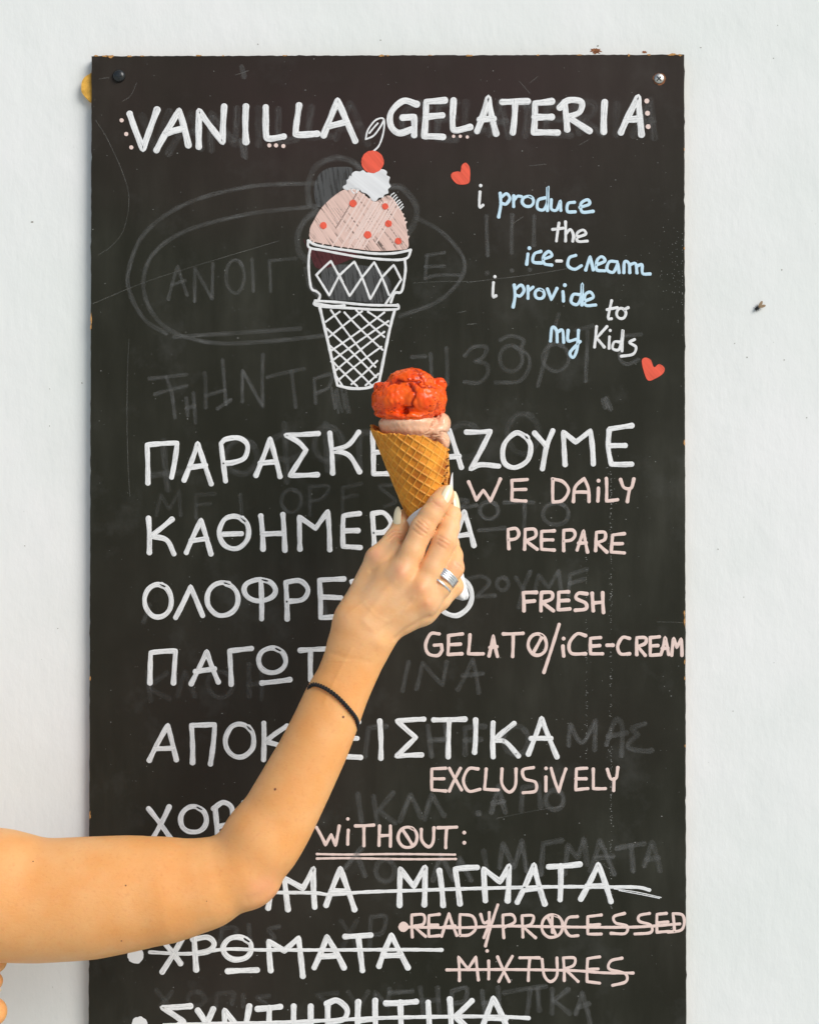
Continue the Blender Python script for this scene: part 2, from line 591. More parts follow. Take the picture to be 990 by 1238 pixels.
def parse(txt, x0, y0, s):
    """'x,y x,y! x,y; ...' -> strokes in photo pixels ('!' = sharp corner, 'O cx,cy,rx,ry' = ellipse, 'o x,y' = dot)"""
    res = []
    for st in txt.replace('\n', ' ').split(';'):
        st = st.strip()
        if not st:
            continue
        if st[0] == 'O':
            cx, cy, rx, ry = [float(v) for v in st[1:].split(',')]
            a0 = -1.2 + random.random() * 0.5
            pts = []
            for i in range(15):
                a = a0 - i / 13.6 * 2 * math.pi
                k = 1 + (random.random() - 0.5) * 0.05
                pts.append((x0 + (cx + rx * k * math.cos(a)) / s, y0 + (cy + ry * k * math.sin(a)) / s, 0))
            res.append(pts)
        elif st[0] == 'o':
            cx, cy = [float(v) for v in st[1:].split(',')]
            res.append([(x0 + cx / s, y0 + cy / s, 0), (x0 + cx / s + 0.35, y0 + cy / s + 0.3, 0)])
        else:
            pts = []
            for w in st.split():
                c = w.endswith('!')
                x, y = w.rstrip('!').split(',')
                pts.append((x0 + float(x) / s, y0 + float(y) / s, c))
            res.append(pts)
    return res


PROF = ((-1, 0.0), (-0.8, 0.75), (-0.35, 1.0), (0.35, 1.0), (0.8, 0.75), (1, 0.0))
LAYER = [0]


def strokes_mesh(strokes, r, height=0.00012, dxy=(0, 0), wob=0.09, soft=False):
    vs, fs, uv = [], [], []
    for st in strokes:
        st = [(p[0] + dxy[0], p[1] + dxy[1], p[2]) for p in st]
        q = catmull(st, 0.9)
        if len(q) < 2:
            continue
        keep = [0] + [i for i in range(1, len(q)) if np.linalg.norm(q[i] - q[i - 1]) > 1e-4]
        q = q[keep]
        n = len(q)
        tg = np.gradient(q, axis=0)
        k = 2
        tg = np.stack([np.convolve(np.pad(tg[:, c], k, mode='edge'), np.ones(2 * k + 1) / (2 * k + 1), 'valid') for c in (0, 1)], -1)
        tg /= np.linalg.norm(tg, axis=1, keepdims=True) + 1e-9
        ph = random.random() * 10
        s = np.concatenate([[0], np.cumsum(np.linalg.norm(np.diff(q, axis=0), axis=1))])
        w = r * (1 + wob * (0.6 * np.sin(s / (2.6 * r) + ph) + 0.5 * np.sin(s / (1.1 * r) + 3 * ph) + 0.5 * (rng.random(n) - .5)))
        # a pen lands and lifts a little wider
        w *= 1 + 0.10 * np.exp(-s / (1.3 * r)) + 0.10 * np.exp(-(s[-1] - s) / (1.3 * r))
        rows = []
        for a in (80, 55, 30):
            a = math.radians(a)
            rows.append((q[0] - tg[0] * w[0] * math.sin(a) * 0.92, tg[0], w[0] * math.cos(a), -w[0] * math.sin(a)))
        rows += [(q[i], tg[i], w[i], s[i]) for i in range(n)]
        for a in (30, 55, 80):
            a = math.radians(a)
            rows.append((q[-1] + tg[-1] * w[-1] * math.sin(a) * 0.92, tg[-1], w[-1] * math.cos(a), s[-1] + w[-1] * math.sin(a)))
        LAYER[0] += 1
        y0 = 0.00006 + 0.000004 * (LAYER[0] % 40)
        o = len(vs)
        px, py, yy = [], [], []
        su = random.random() * 50
        sv_ = 0 if soft else random.random() * 50
        for (c, t, hw, sl) in rows:
            for (v, h) in PROF:
                px.append(c[0] - t[1] * hw * v)
                py.append(c[1] + t[0] * hw * v)
                yy.append(-(y0 + height * h * min(1, hw / (0.4 * r))))
                uv.append((sl * 0.00067 + su, v + sv_))
        flat = at(px, py, 0.0)
        flat[:, 1] = yy
        vs += flat.tolist()
        m = len(PROF)
        for i in range(len(rows) - 1):
            for j in range(m - 1):
                a = o + i * m + j
                fs.append((a, a + 1, a + m + 1, a + m))
    return vs, fs, uv


def clusters(strokes, gap):
    """words: strokes whose boxes lie within gap pixels of one another"""
    bx = [(min(p[0] for p in st), min(p[1] for p in st), max(p[0] for p in st), max(p[1] for p in st)) for st in strokes]
    own = list(range(len(strokes)))

    def root(i):
        while own[i] != i:
            i = own[i]
        return i
    for i in range(len(bx)):
        for j in range(i):
            a, b = bx[i], bx[j]
            if max(a[0] - b[2], b[0] - a[2]) < gap and max(a[1] - b[3], b[1] - a[3]) < gap:
                own[root(i)] = root(j)
    g = {}
    for i, st in enumerate(strokes):
        g.setdefault(root(i), []).append(st)
    return sorted(g.values(), key=lambda w: min(p[0] for st in w for p in st))


def write(name, strokes, r, mat, label=None, parent=board, height=0.00012, dxy=(0, 0), gap=None):
    words_ = clusters(strokes, gap) if gap else [strokes]
    labs = label.split('|') if label else []
    for i, w in enumerate(words_):
        soft = mat in ('ghost', 'ghost2', 'scratch')
        vs, fs, uv = strokes_mesh(w, r * (1.3 if soft else 1), height * (0.3 if soft else 1), dxy, soft=soft)
        o = new_obj(name, vs, fs, M[mat], uvs=uv)
        adopt(o, parent)
        if len(labs) == len(words_):
            o['label'] = labs[i]
        elif len(words_) == 1 and labs:
            o['label'] = label
        elif gap and labs and label[0] != '#':
            o['label'] = label
    return o


def fill(name, polys_px, mat, parent, y=0.00005, h=0.00010):
    return slab(polys_px, -y, h, name, M[mat], parent)


def pz(txt, x0, y0, s):
    return [(x0 + float(a.split(',')[0]) / s, y0 + float(a.split(',')[1]) / s) for a in txt.split()]


def smooth_poly(pts):
    q = catmull([(p[0], p[1], 0) for p in pts] + [(pts[0][0], pts[0][1], 0)], 1.2)
    return [tuple(p) for p in q[:-1]]


def disc(cx, cy, r, n=28, jag=0.03, seed=1):
    return splat(cx, cy, r, r, 0, seed, n, jag)


A_ = (80, 40, 2.475); B_ = (440, 40, 2.475); C_ = (340, 130, 3.535); D_ = (530, 180, 3.1935)
E_ = (160, 500, 2.912); E2 = (500, 500, 2.912); G_ = (160, 680, 2.912); H_ = (160, 840, 2.912); I_ = (420, 840, 2.357)
J_ = (160, 980, 2.912); K_ = (460, 980, 2.605); L_ = (500, 580, 2.912); N_ = (500, 680, 2.912); P_ = (0, 0, 1)

vanilla = parse('190,240 230,345! 272,228; 270,350 338,230! 366,335; 300,298 352,284; 397,340 398,232! 468,325! 473,218; 538,325 538,218;'
                '597,220 598,300 608,315 652,308; 697,215 687,290 694,303 752,300; 770,305 812,200! 865,322; 788,277 840,264', *A_)
gelat = parse('158,212 118,202 82,235 80,275 105,298 148,285; 115,252 150,250! 150,305; 242,200 186,204! 180,308! 237,310; 185,250 235,245;'
              '268,200 265,275 275,290 318,280; 338,293 372,192! 395,300; 345,258 388,255; 413,205 490,203; 452,205 445,297;'
              '562,203 511,208! 508,296! 580,297; 510,250 562,250; 600,205 608,288; 585,222 612,200 650,205 645,235 612,250! 675,292;'
              '720,205 717,295; 768,297 820,190! 830,303; 785,258 825,255', *B_)
write('erased_lettering', vanilla + gelat, 3.6, 'ghost2', 'faint wiped older writing behind the white heading', dxy=(15, 3), gap=16)
lines = [
 ('lettering', vanilla + gelat, 3.75, 'white', 'white heading word VANILLA|white heading word GELATERIA'),
 ('lettering', parse('55,245 52,110! 158,103! 138,225; 182,235 230,105! 278,248; 200,190 258,182; 328,238 312,105! 330,90 375,86 405,110 395,155 355,172 325,175;'
   '435,218 485,88! 520,222; 450,175 503,170; 655,70 540,76! 582,98 612,128! 555,218! 652,215; 695,68 705,210; 797,65 760,110 708,130! 762,147 800,205', *E_)
   + parse('480,519 450,521! 451.5,573! 478,572; 451,547 468,546; 497,523 513,545; 529,521 513,545 508,574', *P_)
   + parse('80,195 125,55! 168,190; 105,155 160,150; 185,65 270,62! 200,195! 235,180 300,185; 400,85 360,68 318,110 318,170 355,190 400,165 412,115 395,80;'
   '425,68 468,115; 490,60 468,115 453,195; 533,180 527,65! 570,100! 622,60! 632,178; 688,58 685,120 695,178! 768,178; 690,54 768,42; 690,113 745,112', *E2), 3.0, 'white', 'white line ΠΑΡΑΣΚΕΥΑΖΟΥΜΕ'),
 ('lettering', parse('57,368 60,490; 140,372 100,405 65,432! 120,445 147,495; 190,490 242,375! 277,495; 207,448 262,440; O358,418,52,57; 322,425 385,423; 452,360 460,478;'
   '530,355 537,482; 458,425 530,422; 590,478 588,365! 645,405! 688,345! 695,480; 800,352 743,360! 742,468! 803,472; 745,413 795,412; 852,470 845,352! 885,350 910,385 890,415 852,420', *E_)
   + parse('497,622 499,668; 512,668 512,624! 536,664! 536,622', *P_) + parse('135,465 178,345! 212,465; 150,432 195,425', *E2), 3.0, 'white', 'white line ΚΑΘΗΜΕΡΙΝΑ'),
 ('lettering', parse('O90,135,47,58; 152,195 205,85! 248,188; O318,130,55,58; O448,98,55,38; 452,60 455,200; 545,200 540,70! 590,65 618,95 600,130 545,138; 745,58 658,62! 662,195! 730,190; 665,122 735,125', *G_)
   + parse('452,701 425,703! 440,724! 425,747! 452,746; 470,700 471,748; 498,702 472,724! 500,748; O549,721,21,23.5', *P_), 3.0, 'white', 'white line ΟΛΟΦΡΕΣΚΟ'),
 ('lettering', parse('62,425 65,318! 152,312! 145,425; 207,428 262,315! 303,422; 222,385 290,375; 348,430 342,312! 420,303; O492,345,48,43; 455,425 555,413; 590,310 690,305; 628,310 628,415', *G_)
   + parse('O418,806,16,19', *P_), 3.0, 'white', 'white line ΠΑΓΩΤΟ'),
 ('lettering', parse('60,232 125,108! 155,230; 82,190 145,188; 212,240 208,108! 290,105! 275,245; O378,162,50,58; 463,100 462,230; 545,110 500,140 470,165! 525,185 550,232', *H_)
   + parse('355,917 372,875! 392,918; 434,873 412,873! 413,915! 436,916; 413,893 432,893', *P_)
   + parse('92,75 95,182; 218,70 142,75! 195,122! 140,175! 212,172; 245,72 335,70; 290,72 287,178; 365,72 362,165; 415,80 415,178; 475,82 440,110 418,130! 450,135 487,175; 515,170 553,68! 597,178; 522,125 580,125', *I_), 3.0, 'white', 'white line ΑΠΟΚΛΕΙΣΤΙΚΑ'),
 ('lettering', parse('57,402 140,515; 130,395 70,510; O215,440,46,45; 175,520 262,515; 300,505 292,405; 285,402 320,380 350,400 345,450 305,465; 393,380 390,500', *H_) + parse('330,974 308,975! 322,993! 309,1014! 332,1013', *P_), 3.0, 'white', 'white line ΧΩΡΙΣ half hidden by the elbow'),
 ('lettering', parse('206,1051 186,1052! 187,1094! 208,1093; 187,1072 203,1071; 215,1052 245,1050; 230,1051 231,1093; O266,1073,15,20', *P_) + parse('478,345 495,250; 548,350 535,240! 600,275! 638,205! 642,342; 682,335 732,205! 782,350; 700,285 760,285', *J_)
   + parse('60,300 62,185! 105,240! 140,180! 138,298; 185,190 197,300; 250,295 235,185! 305,180; 330,285 325,185! 375,225! 405,175! 400,285; 430,290 483,172! 517,295; 450,250 500,245;'
   '528,178 628,170; 567,175 565,282; 630,280 685,170! 725,288; 650,240 705,238', *K_), 3.3, 'white', 'white struck out line ending ΜΙΓΜΑΤΑ'),
 ('lettering', parse('107,460 170,540; 180,445 105,570; 225,562 218,455; 213,455 265,448 288,470 270,495 225,505; O370,487,50,40; 335,567 440,563; 487,565 480,462! 535,495! 585,450! 600,585;'
   '640,555 685,445! 745,555; 660,515 720,512; 748,445 840,440; 795,445 810,565; 868,550 912,440! 970,555; 885,512 945,510', *J_), 3.3, 'white', 'white struck out line ΧΡΩΜΑΤΑ'),
 ('lettering', parse('205,690 105,695! 180,745! 110,790; 230,705 265,760; 285,700 262,755 250,800; 325,830 325,705! 390,790! 412,690; 440,700 522,692; 482,695 480,810; 568,690 570,810; 628,690 630,810; 570,750 630,748; 690,810 688,680;'
   '684,682 720,670 755,700 745,735 695,745; 795,675 795,800; 855,670 858,800; 797,740 856,735; 892,680 1000,674', *J_)
   + parse('62,605 65,700; 150,605 155,700; 218,595 222,700; 288,600 235,650! 290,700; 315,700 355,592! 400,690; 330,655 395,655', *K_), 3.4, 'white', 'white struck out line ΣΥΝΤΗΡΗΤΙΚΑ at the bottom'),
 ('strike_line', parse('180,1078 260,1079 333,1079.5 380,1080 400,1082 440,1079 500,1077 560,1075 620,1073.5 680,1072.5 730,1072.8 770,1073.2 785,1076.5', *P_), 2.1, 'white', None),
 ('strike_line', parse('181,1151.7 229,1153.5 273,1148 321,1149 400,1149 480,1148.6 534,1149', *P_), 2.1, 'white', None),
 ('strike_line', parse('198,1240 263,1238.2 332,1237 400,1234 470,1231 560,1229.5 610,1230 639,1231.5', *P_), 2.3, 'white', None),
 ('pen_streak', parse('742,1075 770,1079 799,1085.5; 748,1077 775,1082 797,1086.5', *P_), 0.55, 'white', None),
 ('lettering', parse('193,240 220,305! 245,270! 270,308! 305,230; 400,232 345,235! 345,305! 395,308; 350,268 395,267; 490,232 490,312! 525,305 545,270 525,240 488,230; 562,310 568,260 600,228! 615,265 617,310; 568,277 612,277;'
   '650,262 648,308; o650,236; 678,228 678,308! 718,303; 728,232 740,260 765,262 775,230; 760,265 752,310', *E2), 1.95, 'pink', 'pale pink word WE|pale pink word DAILY'),
 ('lettering', parse('335,243 332,175! 360,172 370,190 360,207 335,212; 390,245 392,175! 425,175 428,200 395,215! 435,245; 495,180 450,182! 450,245! 495,248; 455,212 490,212; 528,250 528,178! 560,178 568,195 555,212 530,216;'
   '575,248 598,180! 612,255; 580,224 607,222; 640,250 643,185! 672,186 672,210 645,222! 680,255; 742,190 700,195! 695,255! 742,258; 700,225 735,225', *L_), 1.95, 'pink', 'pale pink word PREPARE'),
 ('lettering', parse('388,462 385,398! 432,397; 388,430 425,427; 448,462 450,397! 485,398 485,420 452,432! 492,462; 545,395 510,397! 508,458! 550,455; 510,427 545,425; 610,402 580,400 572,418 605,435 605,455 568,460;'
   '628,400 632,462; 665,398 668,468; 630,435 665,432', *L_), 2.15, 'pink', 'pale pink word FRESH'),
 ('lettering', parse('90,252 60,252 42,290 52,322 85,328 100,310! 98,290! 72,292; 172,252 122,258! 120,325! 170,322; 122,290 165,288; 198,255 192,322! 245,322; 265,330 280,258! 295,332; 268,300 293,297; 315,252 385,250; 350,252 348,332;'
   'O435,290,32,38; 420,320 450,265; 512,218 458,388; 525,295 528,330; o527,268; 605,258 575,252 548,285 555,320 605,322; 658,265 622,268! 622,322! 665,322; 625,295 655,293; 680,292 702,292; 760,268 735,265 718,295 728,322 760,322;'
   '785,325 785,265! 815,266 815,285 788,297! 815,328; 865,262 832,265! 832,328! 868,325; 832,295 860,293; 870,325 885,265! 897,325; 874,304 895,302; 908,328 915,268! 926,300! 941,270! 944,328', *N_), 2.0, 'pink', 'pale pink words GELATO/ICE-CREAM'),
 ('lettering', parse('280,210 240,212! 240,272! 280,275; 240,240 275,240; 290,210 325,272; 322,210 290,275; 372,212 345,212 330,245 345,275 378,270; 395,212 390,270! 430,272; 440,212 440,255 460,278 478,260 480,212;'
   '530,208 500,215 505,240 535,250 535,275 500,280; 565,235 565,275; o565,210; 580,210 602,278! 622,212; 682,210 652,212! 650,272! 685,268; 650,240 680,240; 700,212 700,268! 735,268; 740,213 750,240 765,238 770,208; 759,240 758,274', *I_), 1.85, 'pink', 'pale pink word EXCLUSIVELY'),
 ('lettering', parse('648,60 680,122! 700,85! 715,124! 728,55; 760,70 758,120; o758,30; 785,55 850,52; 815,55 815,125; 870,55 868,124; 908,55 908,127; 870,90 908,88', *J_)
   + parse('O85,85,30,32; 68,60 100,110; 128,60 130,95 150,115 165,100 168,55; 180,55 240,53; 208,55 205,118; o263,70; o263,102', *K_), 1.9, 'pink', 'pale pink underlined word WITHOUT'),
 ('underline', parse('383,1033 420,1033.6 480,1033 550,1033.7; 383,1038.5 420,1038 490,1039.2 551,1039', *P_), 1.35, 'pink', None),
 ('lettering', parse('100,400 98,330! 135,330 135,358 105,365! 142,398; 185,328 152,332! 152,398! 185,395; 152,362 180,362; 192,398 215,325! 240,395; 198,368 235,365; 250,395 250,328! 290,335 300,370 280,392 250,395; 315,328 325,355 342,348;'
   '342,322 340,360 325,402; 369,298 330,428; 388,402 385,330! 415,330 422,352 390,368; 448,400 445,332! 480,333 475,358 450,368! 488,402; O540,365,33,36; 525,335 552,395; 540,337 541,385; 620,335 590,340 580,370 595,395 622,395;'
   '695,330 652,335! 652,390! 695,390; 652,362 690,360; 768,325 735,335 740,355 775,365 770,388 725,388; 847,325 815,332 815,350 850,362 850,385 800,390; 900,325 870,328! 870,385! 910,382; 870,355 905,352; 925,382 920,325! 950,330 956,355 945,378 905,384', *K_), 1.75, 'pink', 'pale pink struck out words READY/PROCESSED'),
 ('lettering', parse('248,537 245,462! 275,500! 300,462! 308,535; 340,475 340,532; o335,443; 368,462 405,540; 415,460 372,540; 438,465 500,465; 470,465 465,537; 508,470 515,520 535,540 555,520 555,465; 578,537 575,465! 610,466 608,488 580,500! 622,540;'
   '690,462 652,468! 650,540! 690,545; 652,502 685,500; 760,466 725,475 720,500 770,515 772,540 730,552', *K_), 1.75, 'pink', 'pale pink struck out word MIXTURES'),
 ('strike_line', parse('72,368 250,370 400,365 600,368 800,368 942,358', *K_), 1.7, 'pink', None),
 ('strike_line', parse('208,503 400,502 600,505 700,512 795,513', *K_), 1.7, 'pink', None),
 ('lettering', parse('o162,140; 160,165 158,222 172,216', *D_) + parse('465,285 455,355; 440,310 482,305; 490,280 490,355; 490,330 508,310 520,330 518,356; 535,340 568,328 558,312 535,325 537,355 575,355; 455,432 475,432; o217,492; 212,515 210,568 222,566;'
   '668,585 655,650 668,655; 650,620 690,612; O705,635,18,20; 715,620 732,612; 610,685 602,765; 650,685 610,730! 640,765; 660,725 658,770; o662,700; 700,745 678,745 672,770 695,775 705,745 712,700 708,780; 757,735 738,747 762,765 750,792 705,800', *D_), 1.65, 'white', 'small white script words of the motto about the kids'),
 ('lettering', parse('238,170 240,215 232,262; 240,188 262,172 275,190 260,212 240,207; 290,180 290,222; 290,197 305,182 320,183; O345,202,22,20; 410,188 385,197 382,228 405,234 420,205 422,145! 420,237; 435,195 435,230 455,235 470,200! 472,237 ; 525,205 500,210 498,240 528,242; 545,225 582,212 575,195 550,210 555,242 597,240;'
   '345,405 340,445; o350,382; 395,395 370,405 365,435 397,440; 405,425 437,412 425,395 405,415 408,442 437,448; 530,410 505,420 500,450 525,464 552,450; 568,467 585,415! 597,467; 610,447 642,432 630,415 612,430 610,465 642,470; 690,435 660,435 650,465 675,475 692,440! 697,477; 715,477 718,435 735,442 738,477; 738,447 760,442 766,478; 765,452 785,447 788,480 817,482;'
   '292,525 295,570 288,610; 295,542 318,525 330,545 315,567 295,562; 345,530 345,577; 347,547 365,533; O390,560,18,18; 420,540 435,582! 457,538; 480,550 482,587; o487,525; 545,562 520,562 512,590 535,600 550,570 555,520! 553,602; 565,587 597,572 585,552 565,565 567,602 607,602;'
   '432,742 438,690 455,700 458,745; 458,707 478,700 483,747; 500,700 500,740 530,735; 540,700 535,770 520,805 508,785 547,743', *D_), 1.85, 'blue', 'pale blue script words of the motto'),
]
for nm, st, r, mat, lab in lines:
    write(nm, st, r, mat, lab, gap=(7 if 'script' in (lab or '') else 13 if r < 2.5 else 17))
bul = lambda c, mat, nm='bullet': adopt(slab([disc(*c, jag=0.05, seed=int(c[0]))], -0.0001, 0.0003, nm, M[mat], None), board)
bul((164, 1156, 9.8), 'white'); bul((163, 1077, 9.8), 'white'); bul((168.6, 1239.5, 9.8), 'white'); bul((487.6, 1121, 6.2), 'pink')
for (x0, y0, s, pts, r) in ((80, 40, 2.475, ((166, 260), (180, 301), (195, 341), (608, 335), (628, 335), (650, 337)), 2.5), (440, 40, 2.475, ((268, 308), (288, 308), (309, 310)), 2.0), (440, 40, 2.475, ((846, 202), (848, 239), (850, 279)), 3.0)):
    for i, (a, b) in enumerate(pts):
        bul((x0 + a / s, y0 + b / s, r), 'pink', 'painted_dot')

# ---- drawn ice cream
C = C_
drawing = write('ice_cream_drawing', parse(
    '115,568 145,585 200,597 300,612 400,623 480,622 553,608; 115,568 120,597 180,610 260,625 330,637 420,647 500,650 540,640 553,608; 125,600 118,640 118,700 128,770 150,785 165,800 160,822; 528,650 530,700 515,782 490,790 480,800 468,832;'
    '145,825 250,832 370,843 498,845; 145,825 143,842 200,852 300,857 400,863 490,862 502,852 497,842; 150,838 220,848 270,846', *C), 1.55, 'white', 'ice cream cup drawn in white marker on the board')
write('diamond_line', parse('150,715 212,655! 250,725 292,805! 345,725! 397,660! 430,725 460,800; 150,715 205,803! 250,715! 312,658! 345,725 380,818! 430,725! 480,672! 512,735! 445,840; 246,712 262,745', *C), 1.35, 'white', None, drawing)
write('lattice', parse('165,855 190,960 215,1070 240,1187! 300,1200 370,1197 418,1172! 440,1060 465,940 485,865', *C), 1.75, 'white', None, drawing)
write('lattice', parse('370,872 465,938; 320,865 440,980; 270,875 433,1035; 212,865 402,1108; 195,945 405,1152; 205,1015 385,1187; 215,1080 325,1192; 225,1130 262,1190; 250,872 190,915; 345,870 198,985; 440,875 208,1042; 458,912 213,1085; 440,958 225,1130; 428,1022 240,1168; 410,1082 300,1182; 415,1137 360,1187', *C), 1.15, 'white', None, drawing)
scoop_px = smooth_poly(pz('268,350 215,385 170,430 140,480 122,520 128,565 200,585 300,600 400,612 500,608 540,600 542,560 525,470 500,420 460,375 405,400 385,395 320,350', *C))
scoop_d = fill('painted_scoop', [scoop_px], 'pinkfill', drawing, 0.00016)
hs = []
for i in range(46):
    t = i / 45
    x = 128 + t * 410 + (random.random() - 0.5) * 10
    top = np.interp(x, [122, 170, 215, 268, 320, 385, 460, 500, 525, 545], [520, 440, 392, 355, 352, 395, 385, 430, 480, 560])
    bot = np.interp(x, [122, 200, 300, 400, 545], [560, 580, 596, 606, 600])
    y1, y2 = top + 12, min(bot - 6, top + 12 + (bot - top) * (0.55 + 0.5 * random.random()))
    hs.append([(340 + (x + (y2 - y1) * 0.10) / 3.535, 130 + y1 / 3.535, 0), (340 + (x - (y2 - y1) * 0.22 + 4) / 3.535, 130 + (y1 + y2) / 2 / 3.535, 0), (340 + max(126, x - (y2 - y1) * 0.5) / 3.535, 130 + y2 / 3.535, 0)])
write('pen_hatching', hs, 1.05, 'pink', None, scoop_d if False else drawing)
write('sprinkle', parse('260,398 284,424; 232,476 243,490; 198,556 214,546; 262,550 272,546; 388,440 400,470; 476,462 482,470; 410,525 424,538; 300,500 308,508; 452,585 464,592; 330,560 340,556', *C), 0.95, 'white', None, drawing, gap=22)
write('flick_line', parse('466,382 470,372 482,364; 474,392 480,382 490,372; 480,402 488,390 496,382; 488,412 496,400 506,394; 494,420 502,410 512,402; 502,428 510,420 518,412; 508,436 514,430 522,422', *C), 0.7, 'white', None, drawing)
for i, (a, b, r) in enumerate(((307, 408, 16), (444, 421, 14), (180, 503, 15), (458, 495, 15), (369, 543, 16), (500, 570, 14.5))):
    fill('painted_berry', [disc(340 + a / 3.535, 130 + b / 3.535, r / 3.535, 20, 0.06, i)], 'coralfill', drawing, 0.0005, 0.0001)
cr = smooth_poly(pz('298,296 302,280 318,270 336,272 350,266 366,277 384,268 404,272 420,262 440,264 452,274 450,288 464,296 460,318 468,336 456,348 458,364 440,372 436,384 418,384 404,399 388,396 378,380 362,366 344,360 330,346 300,344 284,352 266,346 264,334 282,326 278,310', *C))
fill('painted_cream', [cr], 'creamfill', drawing, 0.00036)
cs = []
for i in range(46):
    x, y = 285 + random.random() * 160, 285 + random.random() * 70
    a = random.random() * 6.28
    cs.append([(340 + (x + 16 * math.cos(a + k * 1.3) * (1 - .1 * k)) / 3.535, 130 + (y + 13 * math.sin(a + k * 1.3)) / 3.535, 0) for k in range(5)])
write('pen_scribble', cs, 0.9, 'white', None, drawing)
fill('painted_cherry', [disc(450.3, 195.2, 13.7, 40, 0.02, 5)], 'coralfill', drawing, 0.0005)
write('cherry_stem', parse('393,187 418,160 435,110 440,60 430,44 400,55 370,95 360,135! 395,118 425,78 438,52; 376,108 395,85 412,66', *C), 1.05, 'white', None, drawing)
for h, nm in ((pz('75,135 50,110 52,92 75,85 85,87 90,62 105,52 120,70 122,105 115,132', *D_), 'upper'), (pz('808,893 790,850 785,815 800,805 820,815 832,842 852,830 872,845 868,865 840,885', *D_), 'lower')):
    o = fill('painted_heart', [smooth_poly(h)], 'coralfill', board, 0.0002)
    o['label'] = 'small coral heart above the motto' if nm == 'upper' else 'coral heart below the motto'

# ---- wiped older drawing and writing
GG = (100, 200, 1.98)
write('erased_drawing', parse('120,410 115,330 150,250 230,215 300,228 345,268; 450,340 510,340 560,390 580,440 565,500 535,545; 150,440 95,490 70,550 80,620 120,660; 110,690 125,760 160,800', *C), 3.0, 'ghost', 'grey outline of a wiped older ice cream', gap=22)
fill('erased_fill', [smooth_poly(pz('152,300 190,262 250,252 305,262 275,330 212,388 160,425 140,360', *C))], 'greyfill', board)
fill('erased_fill', [smooth_poly(pz('98,560 125,595 320,622 262,662 160,688 128,640', *C))], 'maroon', board)
fill('erased_fill', [smooth_poly(pz('175,690 280,670 420,690 470,760 440,830 300,825 200,810', *C))], 'greyfill', board, 0.00003, 0.00005)
write('erased_drawing', parse('560,42 400,50 250,90 150,160 110,250 115,310 150,370 200,402; 560,97 400,115 250,155 170,210 145,280 165,350 220,400 320,425 450,420 600,405; 760,360 850,325 905,270 910,220 860,160 800,125; 220,410 350,402 520,390', *GG), 2.1, 'ghost', 'wiped ring of two grey ellipses', gap=22)
write('erased_lettering', parse('205,320 228,240! 250,310; 215,285 245,275; 268,325 268,245! 310,320! 312,235; O365,265,22,40; 405,225 408,300; 450,300 447,228! 510,222; 590,300 600,235! 620,300; 825,215 820,270; 822,215 865,208; 820,242 865,240; 820,270 850,262 900,262', *GG), 1.7, 'ghost', 'wiped grey letters inside the ellipse', gap=22)
write('erased_lettering', parse('60,110 190,95; 120,105 140,165 150,248; 80,165 190,135; 190,180 195,240; 215,160 222,265; 190,215 218,205; 255,90 258,210; 318,45 330,200; 258,170 325,150; 300,215 345,185; 388,190 388,80! 460,210! 460,25; 475,105 605,75; 560,85 575,210; 645,195 640,110! 700,95 690,140 650,160', 160, 420, 2.912), 1.9, 'ghost', 'wiped grey letters above the Greek lines', gap=22)
write('erased_lettering', parse('O385,385,55,60; O545,350,60,45; 535,270 545,470; O690,340,50,60; 680,270 690,430; 790,300 870,300; 800,300 800,420; 110,330 125,500; 70,450 190,440', 160, 420, 2.912), 3.2, 'ghost2', gap=22)
write('erased_lettering', parse('85,590 100,520! 130,570! 165,505! 170,590; 225,600 225,520! 290,515; 228,555 275,550; 380,520 385,610; 625,590 625,490! 690,490 670,530 630,540; 740,580 740,495! 805,480; 745,530 790,520; 910,485 870,490 925,540 890,560; O560,540,35,40', 160, 420, 2.912), 2.0, 'ghost2', gap=22)
write('erased_lettering', parse('180,145 210,115 255,115 245,150 215,165! 255,175 260,210 230,240 180,238; O343,155,40,45; 305,90 340,75 385,90 380,120 405,150 405,190 370,235 290,240; 510,0 480,100 437,250; O500,152,46,48; 605,235 612,60; 570,55 630,40; 800,70 735,75! 725,150 750,175 790,160; -5,150 40,148; 60,140 62,240; 115,120 118,245', 500, 380, 2.912), 2.0, 'ghost', 'wiped grey numerals beside the motto', gap=22)
write('erased_lettering', parse('185,260 190,410; 285,255 282,400; 370,260 368,370; o188,478; o283,468; o352,465', *D_), 2.0, 'ghost', 'three wiped exclamation marks', gap=22)
write('erased_lettering', parse('190,350 240,340 265,365 220,412! 285,408; O313,367,20,22; 360,345 385,385; 410,325 385,385 370,450; 425,400 440,335! 475,380! 510,320! 520,395; 545,405 550,335! 610,315; 550,365 600,350; 150,70 190,75 165,100 220,90; O265,108,32,30; 230,178 320,170; 320,80 420,80; 390,80 388,165; O500,120,45,38', *L_), 2.1, 'ghost', gap=22)
write('erased_lettering', parse('O180,445,60,60; O385,420,55,70; 30,470 100,470', 500, 380, 2.912), 3.0, 'ghost2', gap=22)
write('erased_lettering', parse('470,995 440,1135; 510,1125 540,995! 640,1110! 660,995; 715,1130 790,980! 820,1145; 740,1060 840,1050', 380, 560, 4.127), 2.2, 'ghost', 'wiped grey letters INA', gap=22)
write('erased_lettering', parse('55,385 65,485; 120,390 65,440 130,480; 160,470 185,385! 220,470; O310,430,45,45; 410,360 412,470; 455,365 455,480; 410,430 455,425; 60,150 40,210; 660,70 680,180', *G_), 2.6, 'ghost2', gap=22)
